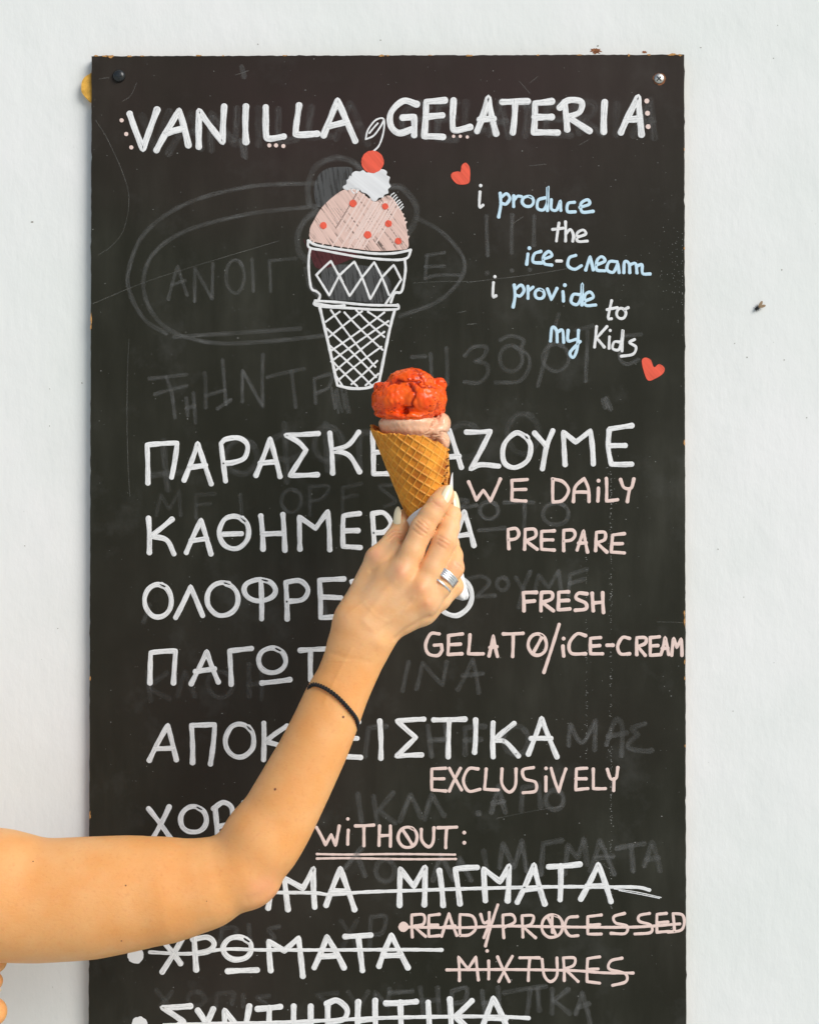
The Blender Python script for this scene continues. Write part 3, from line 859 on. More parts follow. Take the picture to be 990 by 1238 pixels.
write('erased_lettering', parse('235,205 245,80! 290,170 330,178 395,55! 390,230; 460,200 500,80 530,50 555,100 550,265; 470,150 580,130; 690,75 615,105 650,140! 595,190 600,225 700,240 730,235', 640, 860, 4.95), 2.4, 'ghost', 'wiped grey letters ΜΑΣ', gap=22)
write('erased_lettering', parse('50,175 60,95! 110,90; 230,90 240,175; 280,85 285,175; 235,130 280,128; 335,170 335,95! 390,90; 335,130 380,128; O480,130,35,40; 30,285 40,360; 75,290 85,365; 130,280 90,330! 135,365; 150,360 180,285! 210,350; 220,355 240,285! 275,345; o373,338; 410,335 430,260! 450,335; 415,310 445,305; 495,330 500,265! 545,255! 550,320; O590,300,25,28', *I_), 2.6, 'ghost', gap=22)
write('erased_lettering', parse('375,180 385,105! 420,180! 445,95! 460,190; 505,200 512,105! 570,95; 580,200 590,110! 620,150! 640,90! 650,170; 660,190 690,95! 735,200; 680,150 730,145; 745,120 830,105; 790,112 795,190; 830,175 855,100! 880,190; 840,155 875,150; 325,130 335,190; 165,220 190,140! 230,220! 250,150! 285,220; O15,190,30,35; -110,180 -60,120; -75,140 -50,205', *K_), 2.6, 'ghost', 'wiped grey letters above the struck out lines', gap=22)
write('erased_lettering', parse('735,390 790,480; 790,390 740,480; 835,475 840,375! 890,375 880,430 845,440; 310,470 315,415! 365,415 360,450; 410,405 415,465; 515,410 480,420 500,450 475,460; 85,635 130,690; 140,640 100,690; O225,665,30,25; 295,690 300,645! 355,645 350,680; 390,650 390,690; 480,655 440,660 470,680; 720,645 650,650! 690,680; 760,640 790,690; 830,640 800,690; 850,690 855,640! 900,690! 905,630', *J_), 2.4, 'ghost2', gap=22)
write('erased_lettering', parse('30,575 100,570; 125,560 135,640; 180,560 185,640; 130,600 180,598; 225,640 225,570! 270,560 265,600 230,610; 320,570 330,640; 370,560 375,640; 325,610 370,600; 390,575 520,555; 470,565 460,650; 495,560 500,630; 540,565 540,640; 590,565 545,600! 595,640; 615,640 635,575! 660,670; 625,620 655,610', *K_), 2.4, 'ghost', gap=22)
write('smear', [[(398 + i * 3.1 + random.random() * 3, 465 + random.random() * 12, 0), (402 + i * 3.1 + random.random() * 3, 492 + random.random() * 12, 0)] for i in range(7)], 1.3, 'ghost', gap=6)
write('smear', [[(291, 170, 0), (294, 188, 0)], [(295, 168, 0), (297, 190, 0)], [(292, 80, 0), (295, 92, 0)], [(733, 482, 0), (738, 494, 0)], [(729, 484, 0), (732, 492, 0)]], 2.4, 'ghost', gap=6)
write('scratch', parse('112,367 175,341 240,320 337,291; 116,145 131,170 150,213 156,242 150,276 136,296 119,308; 156,410 157,600; 500,342 565,340; 565,392 576,391; 553,378 563,376; 565,341 640,332 700,322; 795,752 825,753; 120,95 132,93; 165,100 158,115 148,122; 628,98 640,112; 640,100 650,92; 285,90 300,85; 640,200 660,198; 700,175 712,168; 620,270 632,262; 720,1040 735,1050; 600,990 680,975', *P_), 0.42, 'scratch', gap=6)

# chalk dust, too fine to count
vs, fs = [], []
for i in range(950):
    if i < 560:
        x, y = 112 + 713 * random.random(), 70 + 1180 * random.random()
        r = 0.22 + 0.32 * random.random() ** 3
    elif i < 800:
        x, y = 738.5 + random.gauss(0, 0.7) + (random.random() < 0.2) * random.gauss(0, 3), 540 + 560 * random.random() ** 1.2
        r = 0.2 + 0.3 * random.random()
    elif i < 870:
        x, y = 709 + random.gauss(0, 0.8), 640 + 280 * random.random()
        r = 0.18 + 0.25 * random.random()
    else:
        x, y = 815 + random.gauss(0, 10), 330 + random.gauss(0, 30)
        r = 0.18 + 0.2 * random.random()
        x = min(x, 825)
    a0 = random.random()
    o = len(vs)
    e = 1 + random.random()
    p = at([x + r * e * math.cos(a0 + k * 1.256) for k in range(5)] , [y + r * math.sin(a0 + k * 1.256) for k in range(5)], -0.00045 if False else -0.0004)
    p[:, 1] = -0.00003 - 0.00001 * (i % 5)
    vs += p.tolist()
    fs.append((o, o + 1, o + 2, o + 3, o + 4))
du = new_obj('chalk_dust', vs, fs, M['dust'], smooth=False)
adopt(du, board)
du['kind'] = 'stuff'


# ---- screws
def lathe(name, c, axis, prof, mat, parent, n=40, squash=None):
    """prof: (distance along axis, radius)"""
    axis = Vector(axis).normalized()
    u = axis.orthogonal().normalized()
    w = axis.cross(u)
    vs, fs = [], []
    for (a, r) in prof:
        for k in range(n):
            t = 2 * math.pi * k / n
            vs.append(Vector(c) + axis * a + (u * math.cos(t) + w * math.sin(t)) * r)
    for i in range(len(prof) - 1):
        for k in range(n):
            j = (k + 1) % n
            fs.append((i * n + k, i * n + j, (i + 1) * n + j, (i + 1) * n + k))
    fs.append(tuple(range(n))[::-1])
    fs.append(tuple((len(prof) - 1) * n + k for k in range(n)))
    o = new_obj(name, vs, fs, mat)
    bm_ = bmesh.new(); bm_.from_mesh(o.data); bmesh.ops.recalc_face_normals(bm_, faces=bm_.faces); bm_.to_mesh(o.data); bm_.free()
    return adopt(o, parent) if parent else o


s0 = at(796.6, 94.6, 0.0)
scr = lathe('screw', s0, (0, -1, 0), [(-0.001, .0040), (0.0006, .0042), (0.0013, .0036), (0.0017, .0022), (0.0018, .0004)], M['screw'], board)
scr['label'] = 'pale metal cross head screw in the upper right corner'
q = parse('o0,0', *P_)
for d in ((1, 1), (1, -1)):
    a = slab([[(796.6 - 2.6 * d[0] - .5 * d[1], 94.6 - 2.6 * d[1] + .5 * d[0]), (796.6 - 2.6 * d[0] + .5 * d[1], 94.6 - 2.6 * d[1] - .5 * d[0]),
               (796.6 + 2.6 * d[0] + .5 * d[1], 94.6 + 2.6 * d[1] - .5 * d[0]), (796.6 + 2.6 * d[0] - .5 * d[1], 94.6 + 2.6 * d[1] + .5 * d[0])]], -0.0015, 0.0004 + (0.00002 if d[1] > 0 else 0), 'slot', M['dark_screw'], None)
    adopt(a, scr)
slab([splat(796.8, 95, 7.6, 7.2, 0, 9, 26, 0.08)], -0.00002, 0.0001, 'rust_ring', M['rust'], board)
s1 = at(144, 91.5, 0.0)
scd = lathe('screw', s1, (0, -1, 0), [(-0.001, .0050), (0.0008, .0052), (0.0022, .0044), (0.0031, .0028), (0.0034, .0006)], M['dark_screw'], board)
scd['label'] = 'black painted screw head in the upper left corner'
for d in (0, 1):
    w_, h_ = ((3.2, .6), (.6, 3.2))[d]
    adopt(slab([[(144 - w_, 91.5 - h_), (144 + w_, 91.5 - h_), (144 + w_, 91.5 + h_), (144 - w_, 91.5 + h_)]], -0.0033, 0.0002 + d * 0.00003, 'slot', M['dark_screw'], None), scd)

# ---- ochre foam behind the edge
fo = smooth_poly([(118, 90), (109, 92), (103, 96.5), (100.3, 103), (100.2, 112), (102, 116), (105.5, 120), (110, 123.8), (118, 125)])
foam = slab([fo], WALL_Y, 0.006, 'dried_foam', M['foam'], None)
foam['label'] = 'ochre lump of dried foam poking out behind the upper left edge of the chalkboard'
foam['category'] = 'foam'

# ------------------------------------------------------------------ fly
fc = at(916.5, 371.5, WALL_Y)
fly = empty('fly', tuple(fc))
fly['label'] = 'tiny dark fly sitting on the white wall right of the chalkboard'
fly['category'] = 'fly'
ax = Vector((0.80, 0, 0.60)).normalized()


def ellipsoid(name, c, axes, mat, parent, nu=20, nv=14, fn=None):
    vs, fs = [], []
    for i in range(nv + 1):
        th = math.pi * i / nv
        for k in range(nu):
            p = 2 * math.pi * k / nu
            e = (math.cos(th), math.sin(th) * math.cos(p), math.sin(th) * math.sin(p))
            vs.append(Vector(c) + sum((Vector(axes[j]) * e[j] for j in range(3)), Vector()))
    for i in range(nv):
        for k in range(nu):
            j = (k + 1) % nu
            fs.append((i * nu + k, i * nu + j, (i + 1) * nu + j, (i + 1) * nu + k))
    o = new_obj(name, vs, fs, mat)
    bm_ = bmesh.new(); bm_.from_mesh(o.data); bmesh.ops.remove_doubles(bm_, verts=bm_.verts, dist=1e-7); bmesh.ops.recalc_face_normals(bm_, faces=bm_.faces); bm_.to_mesh(o.data); bm_.free()
    return adopt(o, parent) if parent else o


side = Vector((-0.60, 0, 0.80))
# body: head, thorax and abdomen in one skin
vs, fs = [], []
prof = [(-.0036, .0002), (-.0034, .0008), (-.0030, .0011), (-.0026, .0009), (-.0022, .0012), (-.0012, .0015), (-.0003, .0012), (.0004, .0013), (.0014, .0013), (.0024, .0008), (.0030, .0002)]
body = lathe('body', Vector(fc) + Vector((0, -0.0018, 0)), ax, prof, M['fly'], fly, 16)
for sgn in (1, -1):
    d = (ax * 1.0 + side * 0.45 * sgn).normalized()
    nrm = d.cross(Vector((0, 1, 0)))
    ellipsoid('wing', Vector(fc) + Vector((0, -0.0030, 0)) + d * 0.0026, (d * 0.0030, nrm * 0.0012, Vector((0, -0.00008, 0))), M['wing'], fly)
    for k in (-1, 0, 1):
        a = Vector(fc) + Vector((0, -0.0014, 0)) + ax * (-0.0012 + k * 0.0008)
        b = a + side * sgn * 0.0024 + ax * k * 0.0012 + Vector((0, 0.0012, 0))
        lathe('leg', a, b - a, [(0, .00018), ((b - a).length * .5, .00014), ((b - a).length, .00008)], M['fly'], fly, 6)

# ------------------------------------------------------------------ implicit surfaces
Y0 = -0.112                      # depth of the axis of the cone


def dep(d):
    """d photo pixels nearer the camera than the cone's axis"""
    return Y0 - np.asarray(d, float) * 0.00061


def P3(p):
    return at(p[0], p[1], dep(p[2]))


class Field:
    def __init__(self, lo, hi, h):
        self.lo, self.h = np.array(lo), h
        self.n = np.ceil((np.array(hi) - self.lo) / h).astype(int) + 1
        self.x = [(self.lo[i] + h * np.arange(self.n[i])).astype(np.float32) for i in range(3)]

    def blank(self):
        return np.full(tuple(self.n), 0.02, dtype=np.float32)

    def box(self, lo, hi):
        a = np.maximum(np.floor((lo - self.lo) / self.h).astype(int), 0)
        b = np.minimum(np.ceil((hi - self.lo) / self.h).astype(int) + 1, self.n)
        return tuple(slice(a[i], max(a[i], b[i])) for i in range(3))

    def pts(self, sl):
        return np.meshgrid(*[self.x[i][sl[i]] for i in range(3)], indexing='ij')

    def cone(self, vol, a, b, r1, r2, k=0.0, sq=1.0, margin=0.016):
        a, b = np.array(a, float), np.array(b, float)
        R = max(r1, r2) + margin
        sl = self.box(np.minimum(a, b) - R, np.maximum(a, b) + R)
        X, Y, Z = self.pts(sl)
        ab = b - a
        ab2 = ab.copy(); ab2[1] /= sq
        L2 = float((ab2 ** 2).sum()) + 1e-12
        px, py, pz_ = X - a[0], (Y - a[1]) / sq, Z - a[2]
        t = np.clip((px * ab2[0] + py * ab2[1] + pz_ * ab2[2]) / L2, 0, 1)
        d = np.sqrt((px - t * ab2[0]) ** 2 + (py - t * ab2[1]) ** 2 + (pz_ - t * ab2[2]) ** 2) - (r1 + (r2 - r1) * t)
        self.merge(vol, sl, d, k)

    def ell(self, vol, c, r, k=0.0, margin=0.012, rot=0.0):
        c, r = np.array(c, float), np.array(r, float)
        R = r.max() + margin
        sl = self.box(c - R, c + R)
        X, Y, Z = self.pts(sl)
        dx, dy, dz = X - c[0], Y - c[1], Z - c[2]
        if rot:
            cs, sn = math.cos(rot), math.sin(rot)
            dx, dz = dx * cs + dz * sn, -dx * sn + dz * cs
        q0 = np.sqrt((dx / r[0]) ** 2 + (dy / r[1]) ** 2 + (dz / r[2]) ** 2) + 1e-9
        q1 = np.sqrt((dx / r[0] ** 2) ** 2 + (dy / r[1] ** 2) ** 2 + (dz / r[2] ** 2) ** 2) + 1e-9
        self.merge(vol, sl, (q0 * (q0 - 1) / q1).astype(np.float32), k)

    @staticmethod
    def smin(a, b, k):
        if k <= 0:
            return np.minimum(a, b)
        h = np.maximum(k - np.abs(a - b), 0) / k
        return np.minimum(a, b) - h * h * (k / 4)

    def merge(self, vol, sl, d, k):
        vol[sl] = self.smin(vol[sl], d.astype(np.float32), k)

    def mesh(self, vol, relax=2):
        ins = vol < 0
        n = vol.shape
        cnt = np.zeros(tuple(v - 1 for v in n), dtype=np.uint8)
        for dx in (0, 1):
            for dy in (0, 1):
                for dz in (0, 1):
                    cnt += ins[dx:n[0] - 1 + dx, dy:n[1] - 1 + dy, dz:n[2] - 1 + dz]
        act = (cnt > 0) & (cnt < 8)
        ijk = np.argwhere(act)
        idx = np.full(act.shape, -1, dtype=np.int32)
        idx[act] = np.arange(len(ijk))
        cor = [(dx, dy, dz) for dx in (0, 1) for dy in (0, 1) for dz in (0, 1)]
        val = {c: vol[ijk[:, 0] + c[0], ijk[:, 1] + c[1], ijk[:, 2] + c[2]] for c in cor}
        acc = np.zeros((len(ijk), 3)); num = np.zeros(len(ijk))
        for c in cor:
            for axn in range(3):
                if c[axn] == 0:
                    e = list(c); e[axn] = 1; e = tuple(e)
                    a, b = val[c], val[e]
                    m = (a < 0) != (b < 0)
                    t = np.where(m, a / np.where(m, a - b, 1), 0)
                    p = np.tile(np.array(c, float), (len(ijk), 1))
                    p[:, axn] = t
                    acc[m] += p[m]; num[m] += 1
        vert = self.lo + self.h * (ijk + acc / num[:, None])
        quads = []
        for axn in range(3):
            o = [i for i in range(3) if i != axn]
            s0 = [slice(1, n[i] - 1) for i in range(3)]; s0[axn] = slice(0, n[axn] - 1)
            s1 = list(s0); s1[axn] = slice(1, n[axn])
            A, B = ins[tuple(s0)], ins[tuple(s1)]
            for flip, msk in ((False, A & ~B), (True, B & ~A)):
                e = np.argwhere(msk)
                off = np.ones(3, int); off[axn] = 0
                e = e + off
                cs = []
                for (u, v) in ((-1, -1), (0, -1), (0, 0), (-1, 0)):
                    q = e.copy(); q[:, o[0]] += u; q[:, o[1]] += v
                    cs.append(idx[q[:, 0], q[:, 1], q[:, 2]])
                Q = np.stack(cs, -1)
                if flip != (axn == 1):
                    Q = Q[:, ::-1]
                quads.append(Q)
        quads = np.concatenate(quads)
        quads = quads[(quads >= 0).all(1)]
        E = np.concatenate([quads[:, [i, (i + 1) % 4]] for i in range(4)])
        for it in range(relax):
            for lam in (0.5, -0.52):
                s = np.zeros_like(vert); c = np.zeros(len(vert))
                for k in range(3):
                    s[:, k] = np.bincount(E[:, 0], vert[E[:, 1], k], len(vert)) + np.bincount(E[:, 1], vert[E[:, 0], k], len(vert))
                c = np.bincount(E[:, 0], minlength=len(vert)) + np.bincount(E[:, 1], minlength=len(vert))
                vert = vert + lam * (s / np.maximum(c, 1)[:, None] - vert)
        return vert, quads


def normals(v, q):
    a, b = v[q[:, 2]] - v[q[:, 0]], v[q[:, 3]] - v[q[:, 1]]
    fn = np.cross(a, b)
    vn = np.zeros_like(v)
    for i in range(4):
        for k in range(3):
            vn[:, k] += np.bincount(q[:, i], fn[:, k], len(v))
    return vn / (np.linalg.norm(vn, axis=1, keepdims=True) + 1e-12)


def dist_poly(px, py, pts):
    best = np.full(px.shape, 1e9)
    along = np.zeros(px.shape)
    for (a, b) in zip(pts[:-1], pts[1:]):
        ax_, ay_ = b[0] - a[0], b[1] - a[1]
        t = np.clip(((px - a[0]) * ax_ + (py - a[1]) * ay_) / (ax_ * ax_ + ay_ * ay_ + 1e-9), 0, 1)
        best = np.minimum(best, np.hypot(px - a[0] - t * ax_, py - a[1] - t * ay_))
    return best


# ------------------------------------------------------------------ person: arm and hand
person = empty('person', tuple(at(-220, 1085, dep(45))))
person['label'] = 'bare bent arm reaching across the chalkboard, its hand gripping the ice cream cone'
person['category'] = 'person'

H = 0.00085
lo = np.array([at(-330, 0, -0.2)[0], -0.205, at(0, 1245, -0.13)[2]])
hi = np.array([at(585, 0, -0.11)[0], -0.082, at(0, 570, -0.11)[2]])
fld = Field(lo, hi, H)
S = 0.00061
vol = fld.blank()
# forearm: stations from the outline in the photo
Lp = np.array([(405, 754), (400, 766), (394.5, 785), (385.5, 809.5), (372, 831), (356, 865), (339, 897), (318.5, 931.6), (298, 966.5), (283.6, 990), (266, 1012)])
Rp = np.array([(480, 774), (472, 783), (467, 794), (462, 806), (455, 821), (443.6, 847), (432, 879), (417.5, 917), (397, 963.6), (377, 1007), (362, 1033.5), (347.6, 1059.6)])
ax2 = np.array([0.375, -0.927]); nm2 = np.array([0.927, 0.375])
org = np.array([300.0, 1060.0])
ls, ln = (Lp - org) @ ax2, (Lp - org) @ nm2
rs, rn = (Rp - org) @ ax2, (Rp - org) @ nm2
o1, o2 = np.argsort(ls), np.argsort(rs)
st = []
for s_ in np.linspace(45, 318, 20):
    a = np.interp(s_, ls[o1], ln[o1]); b = np.interp(s_, rs[o2], rn[o2])
    c = org + ax2 * s_ + nm2 * (a + b) / 2
    st.append((c[0], c[1], (b - a) / 2, s_))
fs_ = []
for (x, y, r, s_) in st:
    u = (s_ - 45) / (318 - 45)
    d = 46 + (36 - 46) * u
    sq = np.interp(u, [0, 0.5, 0.8, 1], [0.95, 0.92, 0.80, 0.70])
    fs_.append((P3((x, y, d)), r * mpp(dep(d)), sq))
for (a, b) in zip(fs_[:-1], fs_[1:]):
    fld.cone(vol, a[0], b[0], a[1], b[1], 0.002, (a[2] + b[2]) / 2)
# upper arm
ux = np.array([-320, -200, -100, 0, 45, 110, 165, 206, 233, 262])
ut = np.array([975, 992, 999, 1005.7, 1018.3, 1016, 1014, 1017, 1021.5, 1017])
ub = np.array([1215, 1185, 1166, 1158.6, 1160, 1156.6, 1145, 1134, 1126, 1117])
us = []
for x in np.arange(-320, 256, 16):
    t, b = np.interp(x, ux, ut), np.interp(x, ux, ub)
    d = np.interp(x, [-320, 0, 260], [60, 50, 47])
    us.append((P3((x, (t + b) / 2, d)), (b - t) / 2 * mpp(dep(d))))
v2 = fld.blank()
for (a, b) in zip(us[:-1], us[1:]):
    fld.cone(v2, a[0], b[0], a[1], b[1], 0.004, 0.90)
# elbow
fld.cone(v2, P3((205, 1076, 47)), P3((252, 1067, 47)), 55 * S, 47 * S, 0.008)
fld.cone(v2, P3((252, 1067, 47)), P3((291, 1050, 47)), 46.5 * S, 43 * S, 0.008)
fld.cone(v2, P3((291, 1050, 47)), P3((316, 1013, 46)), 43 * S, 44 * S, 0.006)
fld.ell(v2, P3((304, 1073, 50)), (22 * S, 26 * S, 22 * S), 0.010)
fld.ell(v2, P3((319, 1060, 47)), (18 * S, 24 * S, 20 * S), 0.010)
vol = fld.smin(vol, v2, 0.006)
del v2

# palm
hand_v = fld.blank()


def bone(v, a, b, ra, rb, k, sq=1.0):
    fld.cone(v, P3(a), P3(b), ra * S, rb * S, k, sq)


bone(hand_v, (437, 768, 36), (430, 748, 38), 33, 22, 0.004, 0.72)
bone(hand_v, (430, 752, 38), (486, 694, 46), 20, 15, 0.007, 0.9)
bone(hand_v, (438, 757, 40), (509, 712, 47), 20, 15.5, 0.007, 0.9)
bone(hand_v, (445, 763, 39), (516, 727, 42), 19, 15, 0.007, 0.9)
bone(hand_v, (453, 767, 34), (514, 741, 32), 17, 13, 0.007, 0.9)
bone(hand_v, (440, 735, 26), (474, 690, 28), 17, 14, 0.012)
bone(hand_v, (464, 686, 27), (482, 664, 24), 11, 8.5, 0.012)
# thumb metacarpal and phalanges
thumb = fld.blank()
bone(thumb, (427, 742, 26), (456, 675, 16), 18, 13.5, 0.004)
bone(thumb, (456, 675, 16), (477, 651, 6), 13, 11.5, 0.004)
bone(thumb, (477, 651, 6), (486, 632, 0), 11.3, 10.2, 0.003)
bone(thumb, (486, 632, 0), (488, 623, -2), 10.0, 7.5, 0.003)
hand_v = fld.smin(hand_v, thumb, 0.007)
del thumb
fingers = fld.blank()
for (chain, rad) in (
        (((484, 697, 46), (498, 667, 43), (511, 638, 38), (521, 622, 37), (530, 609, 35), (537, 600, 29), (540, 595, 24)), (15, 13.8, 14.1, 12.8, 12.2, 11.2, 8.5)),
        (((506, 716, 47), (522, 688, 42), (537, 655, 36), (542.5, 638, 28), (545.5, 623, 18), (545.5, 612, 10), (546, 606, 6)), (15, 14.1, 14.1, 12.5, 11.2, 9.6, 7.6)),
        (((514, 729, 42), (532, 709, 38), (547, 686.5, 30), (547, 672, 18), (543, 657, 8), (533, 648, 0), (524, 644, -4)), (15, 13.2, 13.4, 12, 11.4, 10.5, 9)),
        (((512, 742, 32), (532, 726, 28), (548, 709, 18), (545, 697, 6), (537, 690, -4), (524, 688, -8)), (13, 11.6, 11.6, 10.4, 9.6, 8.5))):
    one = fld.blank()
    for i in range(len(chain) - 1):
        bone(one, chain[i], chain[i + 1], rad[i], rad[i + 1], 0.0025)
    fingers = fld.smin(fingers, one, 0.0006)
    del one
hand_v = fld.smin(hand_v, fingers, 0.0042)
del fingers
vol = fld.smin(vol, hand_v, 0.010)
del hand_v

vert, quads = fld.mesh(vol, 3)
del vol
nrm = normals(vert, quads)
px, py = proj(vert)
front = nrm[:, 1] < 0.25
handm = (px > 395) & (py < 800)
disp = np.zeros(len(vert))
creases = [
    # index knuckle wrinkles
    ([(502, 634), (508, 640), (515, 645)], 0.9, 0.00055), ([(504, 630), (511, 636), (517, 641)], 0.8, 0.0005), ([(499, 640), (506, 646), (511, 648)], 0.8, 0.00035), ([(508, 628), (513, 632), (518, 637)], 0.8, 0.0003),
    # middle knuckle
    ([(530, 652), (535, 655), (541, 659)], 0.9, 0.00045), ([(531, 648), (537, 651), (543, 655)], 0.8, 0.00045), ([(528, 657), (533, 661), (538, 663)], 0.8, 0.0003),
    # fingertip joints
    ([(523, 606), (528, 611), (534, 614)], 0.9, 0.0003), ([(539, 622), (545, 625), (551, 626)], 0.9, 0.0003),
    # thumb joint
    ([(470, 650), (476, 645), (485, 646)], 0.9, 0.0007), ([(472, 654), (478, 648), (486, 650)], 0.9, 0.0006), ([(468, 646), (474, 641), (484, 642)], 0.8, 0.0005),
    # fold between thumb and index
    ([(448, 690), (455, 684), (466, 678), (478, 667), (484, 657)], 2.4, 0.0007),
    # pinky side fold of the palm
    ([(478, 772), (490, 762), (505, 753), (518, 746)], 3.0, 0.0008),
    # ring finger bend
    ([(551, 681), (556, 684), (560, 689)], 0.9, 0.0004),
    # elbow creases
    ([(345, 1048), (335, 1068), (320, 1082), (300, 1089)], 5.0, 0.0005), ([(262, 1018), (272, 1030), (278, 1044)], 5.0, 0.0001), ([(402, 790), (420, 796), (445, 800)], 3.0, 0.0003),
]
for pts, w, dp in creases:
    d = dist_poly(px, py, pts)
    disp -= np.where(front, (1.5 if w < 1 else 1) * dp * np.exp(-(d / w) ** 2), 0)
# tendons and knuckles on the back of the hand
for pts, w, dp in (([(440, 750), (462, 720), (484, 694)], 5.0, 0.0006), ([(445, 756), (480, 730), (508, 712)], 5.0, 0.0007), ([(450, 760), (482, 740), (514, 727)], 4.5, 0.0006)):
    d = dist_poly(px, py, pts)
    disp += np.where(front, dp * np.exp(-(d / w) ** 2), 0)
for pts, w, dp in (([(418, 745), (440, 728), (462, 716), (478, 704)], 2.2, 0.00028), ([(438, 778), (462, 756), (486, 742), (500, 722)], 2.2, 0.00026), ([(440, 728), (455, 745), (470, 752)], 2.0, 0.0002), ([(392, 850), (410, 812), (424, 786)], 3.0, 0.0003)):
    d = dist_poly(px, py, pts)
    disp += np.where(front, dp * np.exp(-(d / w) ** 2), 0)
for (cx, cy, w, dp) in ((487, 691, 9, 0.0013), (510, 711, 8, 0.0012), (518, 729, 7, 0.0009), (455, 672, 9, 0.0008), (511, 638, 7, 0.0007), (537, 655, 7, 0.0007), (459, 778, 9, 0.0012)):
    disp += np.where(front, dp * np.exp(-((px - cx) ** 2 + (py - cy) ** 2) / w ** 2), 0)
# soft muscle undulation
disp += 0.0002 * np.sin(vert[:, 0] * 55 + 1) * np.sin(vert[:, 2] * 48) * (~handm)
vert = vert + nrm * disp[:, None]
arm = quads_obj('body', vert, quads, M['skin'])
pale = np.clip(((px - 395) * 0.375 - (py - 800) * 0.927) / 90, 0, 1) * (py < 830) * (px > 340)
flush = np.zeros(len(vert))
for (cx, cy, w) in ((487, 691, 11), (510, 711, 10), (517, 729, 9), (455, 670, 10), (511, 638, 9), (537, 655, 9), (530, 610, 7), (556, 684, 9), (478, 646, 9), (322, 1078, 24), (540, 602, 7)):
    flush = np.maximum(flush, np.exp(-((px - cx) ** 2 + (py - cy) ** 2) / w ** 2))
for nm_, va in (('pale', pale), ('flush', flush)):
    aa = arm.data.attributes.new(nm_, 'FLOAT', 'POINT')
    aa.data.foreach_set('value', va.astype(np.float32))
arm_bvh = BVHTree.FromPolygons([tuple(v) for v in vert], [tuple(q) for q in quads])
adopt(arm, person)
# the other hand, its knuckles just inside the left edge of the frame
f2 = Field([at(-340, 0, -0.2)[0], -0.19, at(0, 1300, -0.13)[2]], [at(20, 0, -0.11)[0], -0.085, at(0, 1150, -0.11)[2]], 0.001)
v2 = f2.blank()
for (a, b, ra, rb) in (((-50, 1168, 30), (-5.2, 1163, 30), 18, 13.2), ((-50, 1190, 30), (-7.6, 1187, 30), 16, 10.8), ((-50, 1225, 30), (-9, 1224, 30), 22, 17), ((-60, 1262, 30), (-14, 1262, 30), 22, 15), ((-150, 1215, 34), (-55, 1215, 32), 44, 34), ((-300, 1225, 40), (-150, 1215, 34), 46, 44)):
    f2.cone(v2, P3(a), P3(b), ra * S, rb * S, 0.003)
ve2, q2 = f2.mesh(v2, 2)
hand2 = quads_obj('hand', ve2, q2, M['skin'])
adopt(hand2, person)
CAM = Vector((0, -D, 0))


def hit(px, py, back=False):
    d = (V(px, py, 0.0) - CAM).normalized()
    if not back:
        h = arm_bvh.ray_cast(CAM, d)
    else:
        h = arm_bvh.ray_cast(V(px, py, -0.01), -d)
    return h[0], h[1]


# ---- nails
def nail(base, tip, width, nrm_hint, name='fingernail', arch=0.35, point=0.58):
    base, tip = Vector(base), Vector(tip)
    L = tip - base
    ln = L.length
    L.normalize()
    N = Vector(nrm_hint)
    N = (N - L * N.dot(L)).normalized()
    W = L.cross(N)
    nu, nv = 18, 10
    vs, fs = [], []
    for lay in (0, 1):
        for i in range(nu + 1):
            u = i / nu
            if u < 0.25:
                hw = width * math.sqrt(max(0, 1 - ((0.25 - u) / 0.25) ** 2)) * 0.92 + 0.08 * width
            else:
                hw = width * max(0.03, (1 - ((u - 0.25) / 0.75) ** 3.4)) ** point
            hgt = 0.0010 * math.sin(min(1, u * 1.1) * math.pi * 0.8) 
            for j in range(nv + 1):
                v = -1 + 2 * j / nv
                p = base + L * (ln * u) + W * (hw * v) + N * (hgt - arch * width * (v * hw / width) ** 2 - lay * 0.0006 * (1 - 0.6 * abs(v)))
                vs.append(p)
    m = (nu + 1) * (nv + 1)
    for i in range(nu):
        for j in range(nv):
            a = i * (nv + 1) + j
            fs.append((a, a + 1, a + nv + 2, a + nv + 1))
            fs.append((m + a, m + a + nv + 1, m + a + nv + 2, m + a + 1))
    for j in range(nv):
        fs.append((j, m + j, m + j + 1, j + 1))
        a = nu * (nv + 1) + j
        fs.append((a, a + 1, m + a + 1, m + a))
    for i in range(nu):
        a = i * (nv + 1)
        fs.append((a, a + nv + 1, m + a + nv + 1, m + a))
        a = i * (nv + 1) + nv
        fs.append((a, m + a, m + a + nv + 1, a + nv + 1))
    o = new_obj(name, vs, fs, M['nail'])
    bm_ = bmesh.new(); bm_.from_mesh(o.data); bmesh.ops.recalc_face_normals(bm_, faces=bm_.faces); bm_.to_mesh(o.data); bm_.free()
    return adopt(o, person)


def nail_at(bpx, tpx, dz_base, dz_tip, width, hint):
    return nail(P3((*bpx, dz_base)), P3((*tpx, dz_tip)), width * S, hint)


def nail_on(cpx, r, hint, tip_px, width):
    h = Vector(hint).normalized()
    base = Vector(P3(cpx).tolist()) + h * (r * S)
    return nail(base, P3(tip_px), width * S, h)


nail_on((531.2, 611, 33), 14.2, (0.40, -1, 0.28), (545.0, 586.5, 34.5), 6.0)
nail_on((544.8, 618.5, 13), 12.4, (0.72, -0.68, 0.15), (549.3, 594, 13), 6.0)
nail_on((485.2, 636.5, 0), 12.6, (-0.50, -0.88, 0.08), (481.5, 612.5, 7), 5.4)
nail(P3((-8, 1200, 34)), P3((1.5, 1196, 33)), 5 * S, (0.5, -0.6, -0.5))

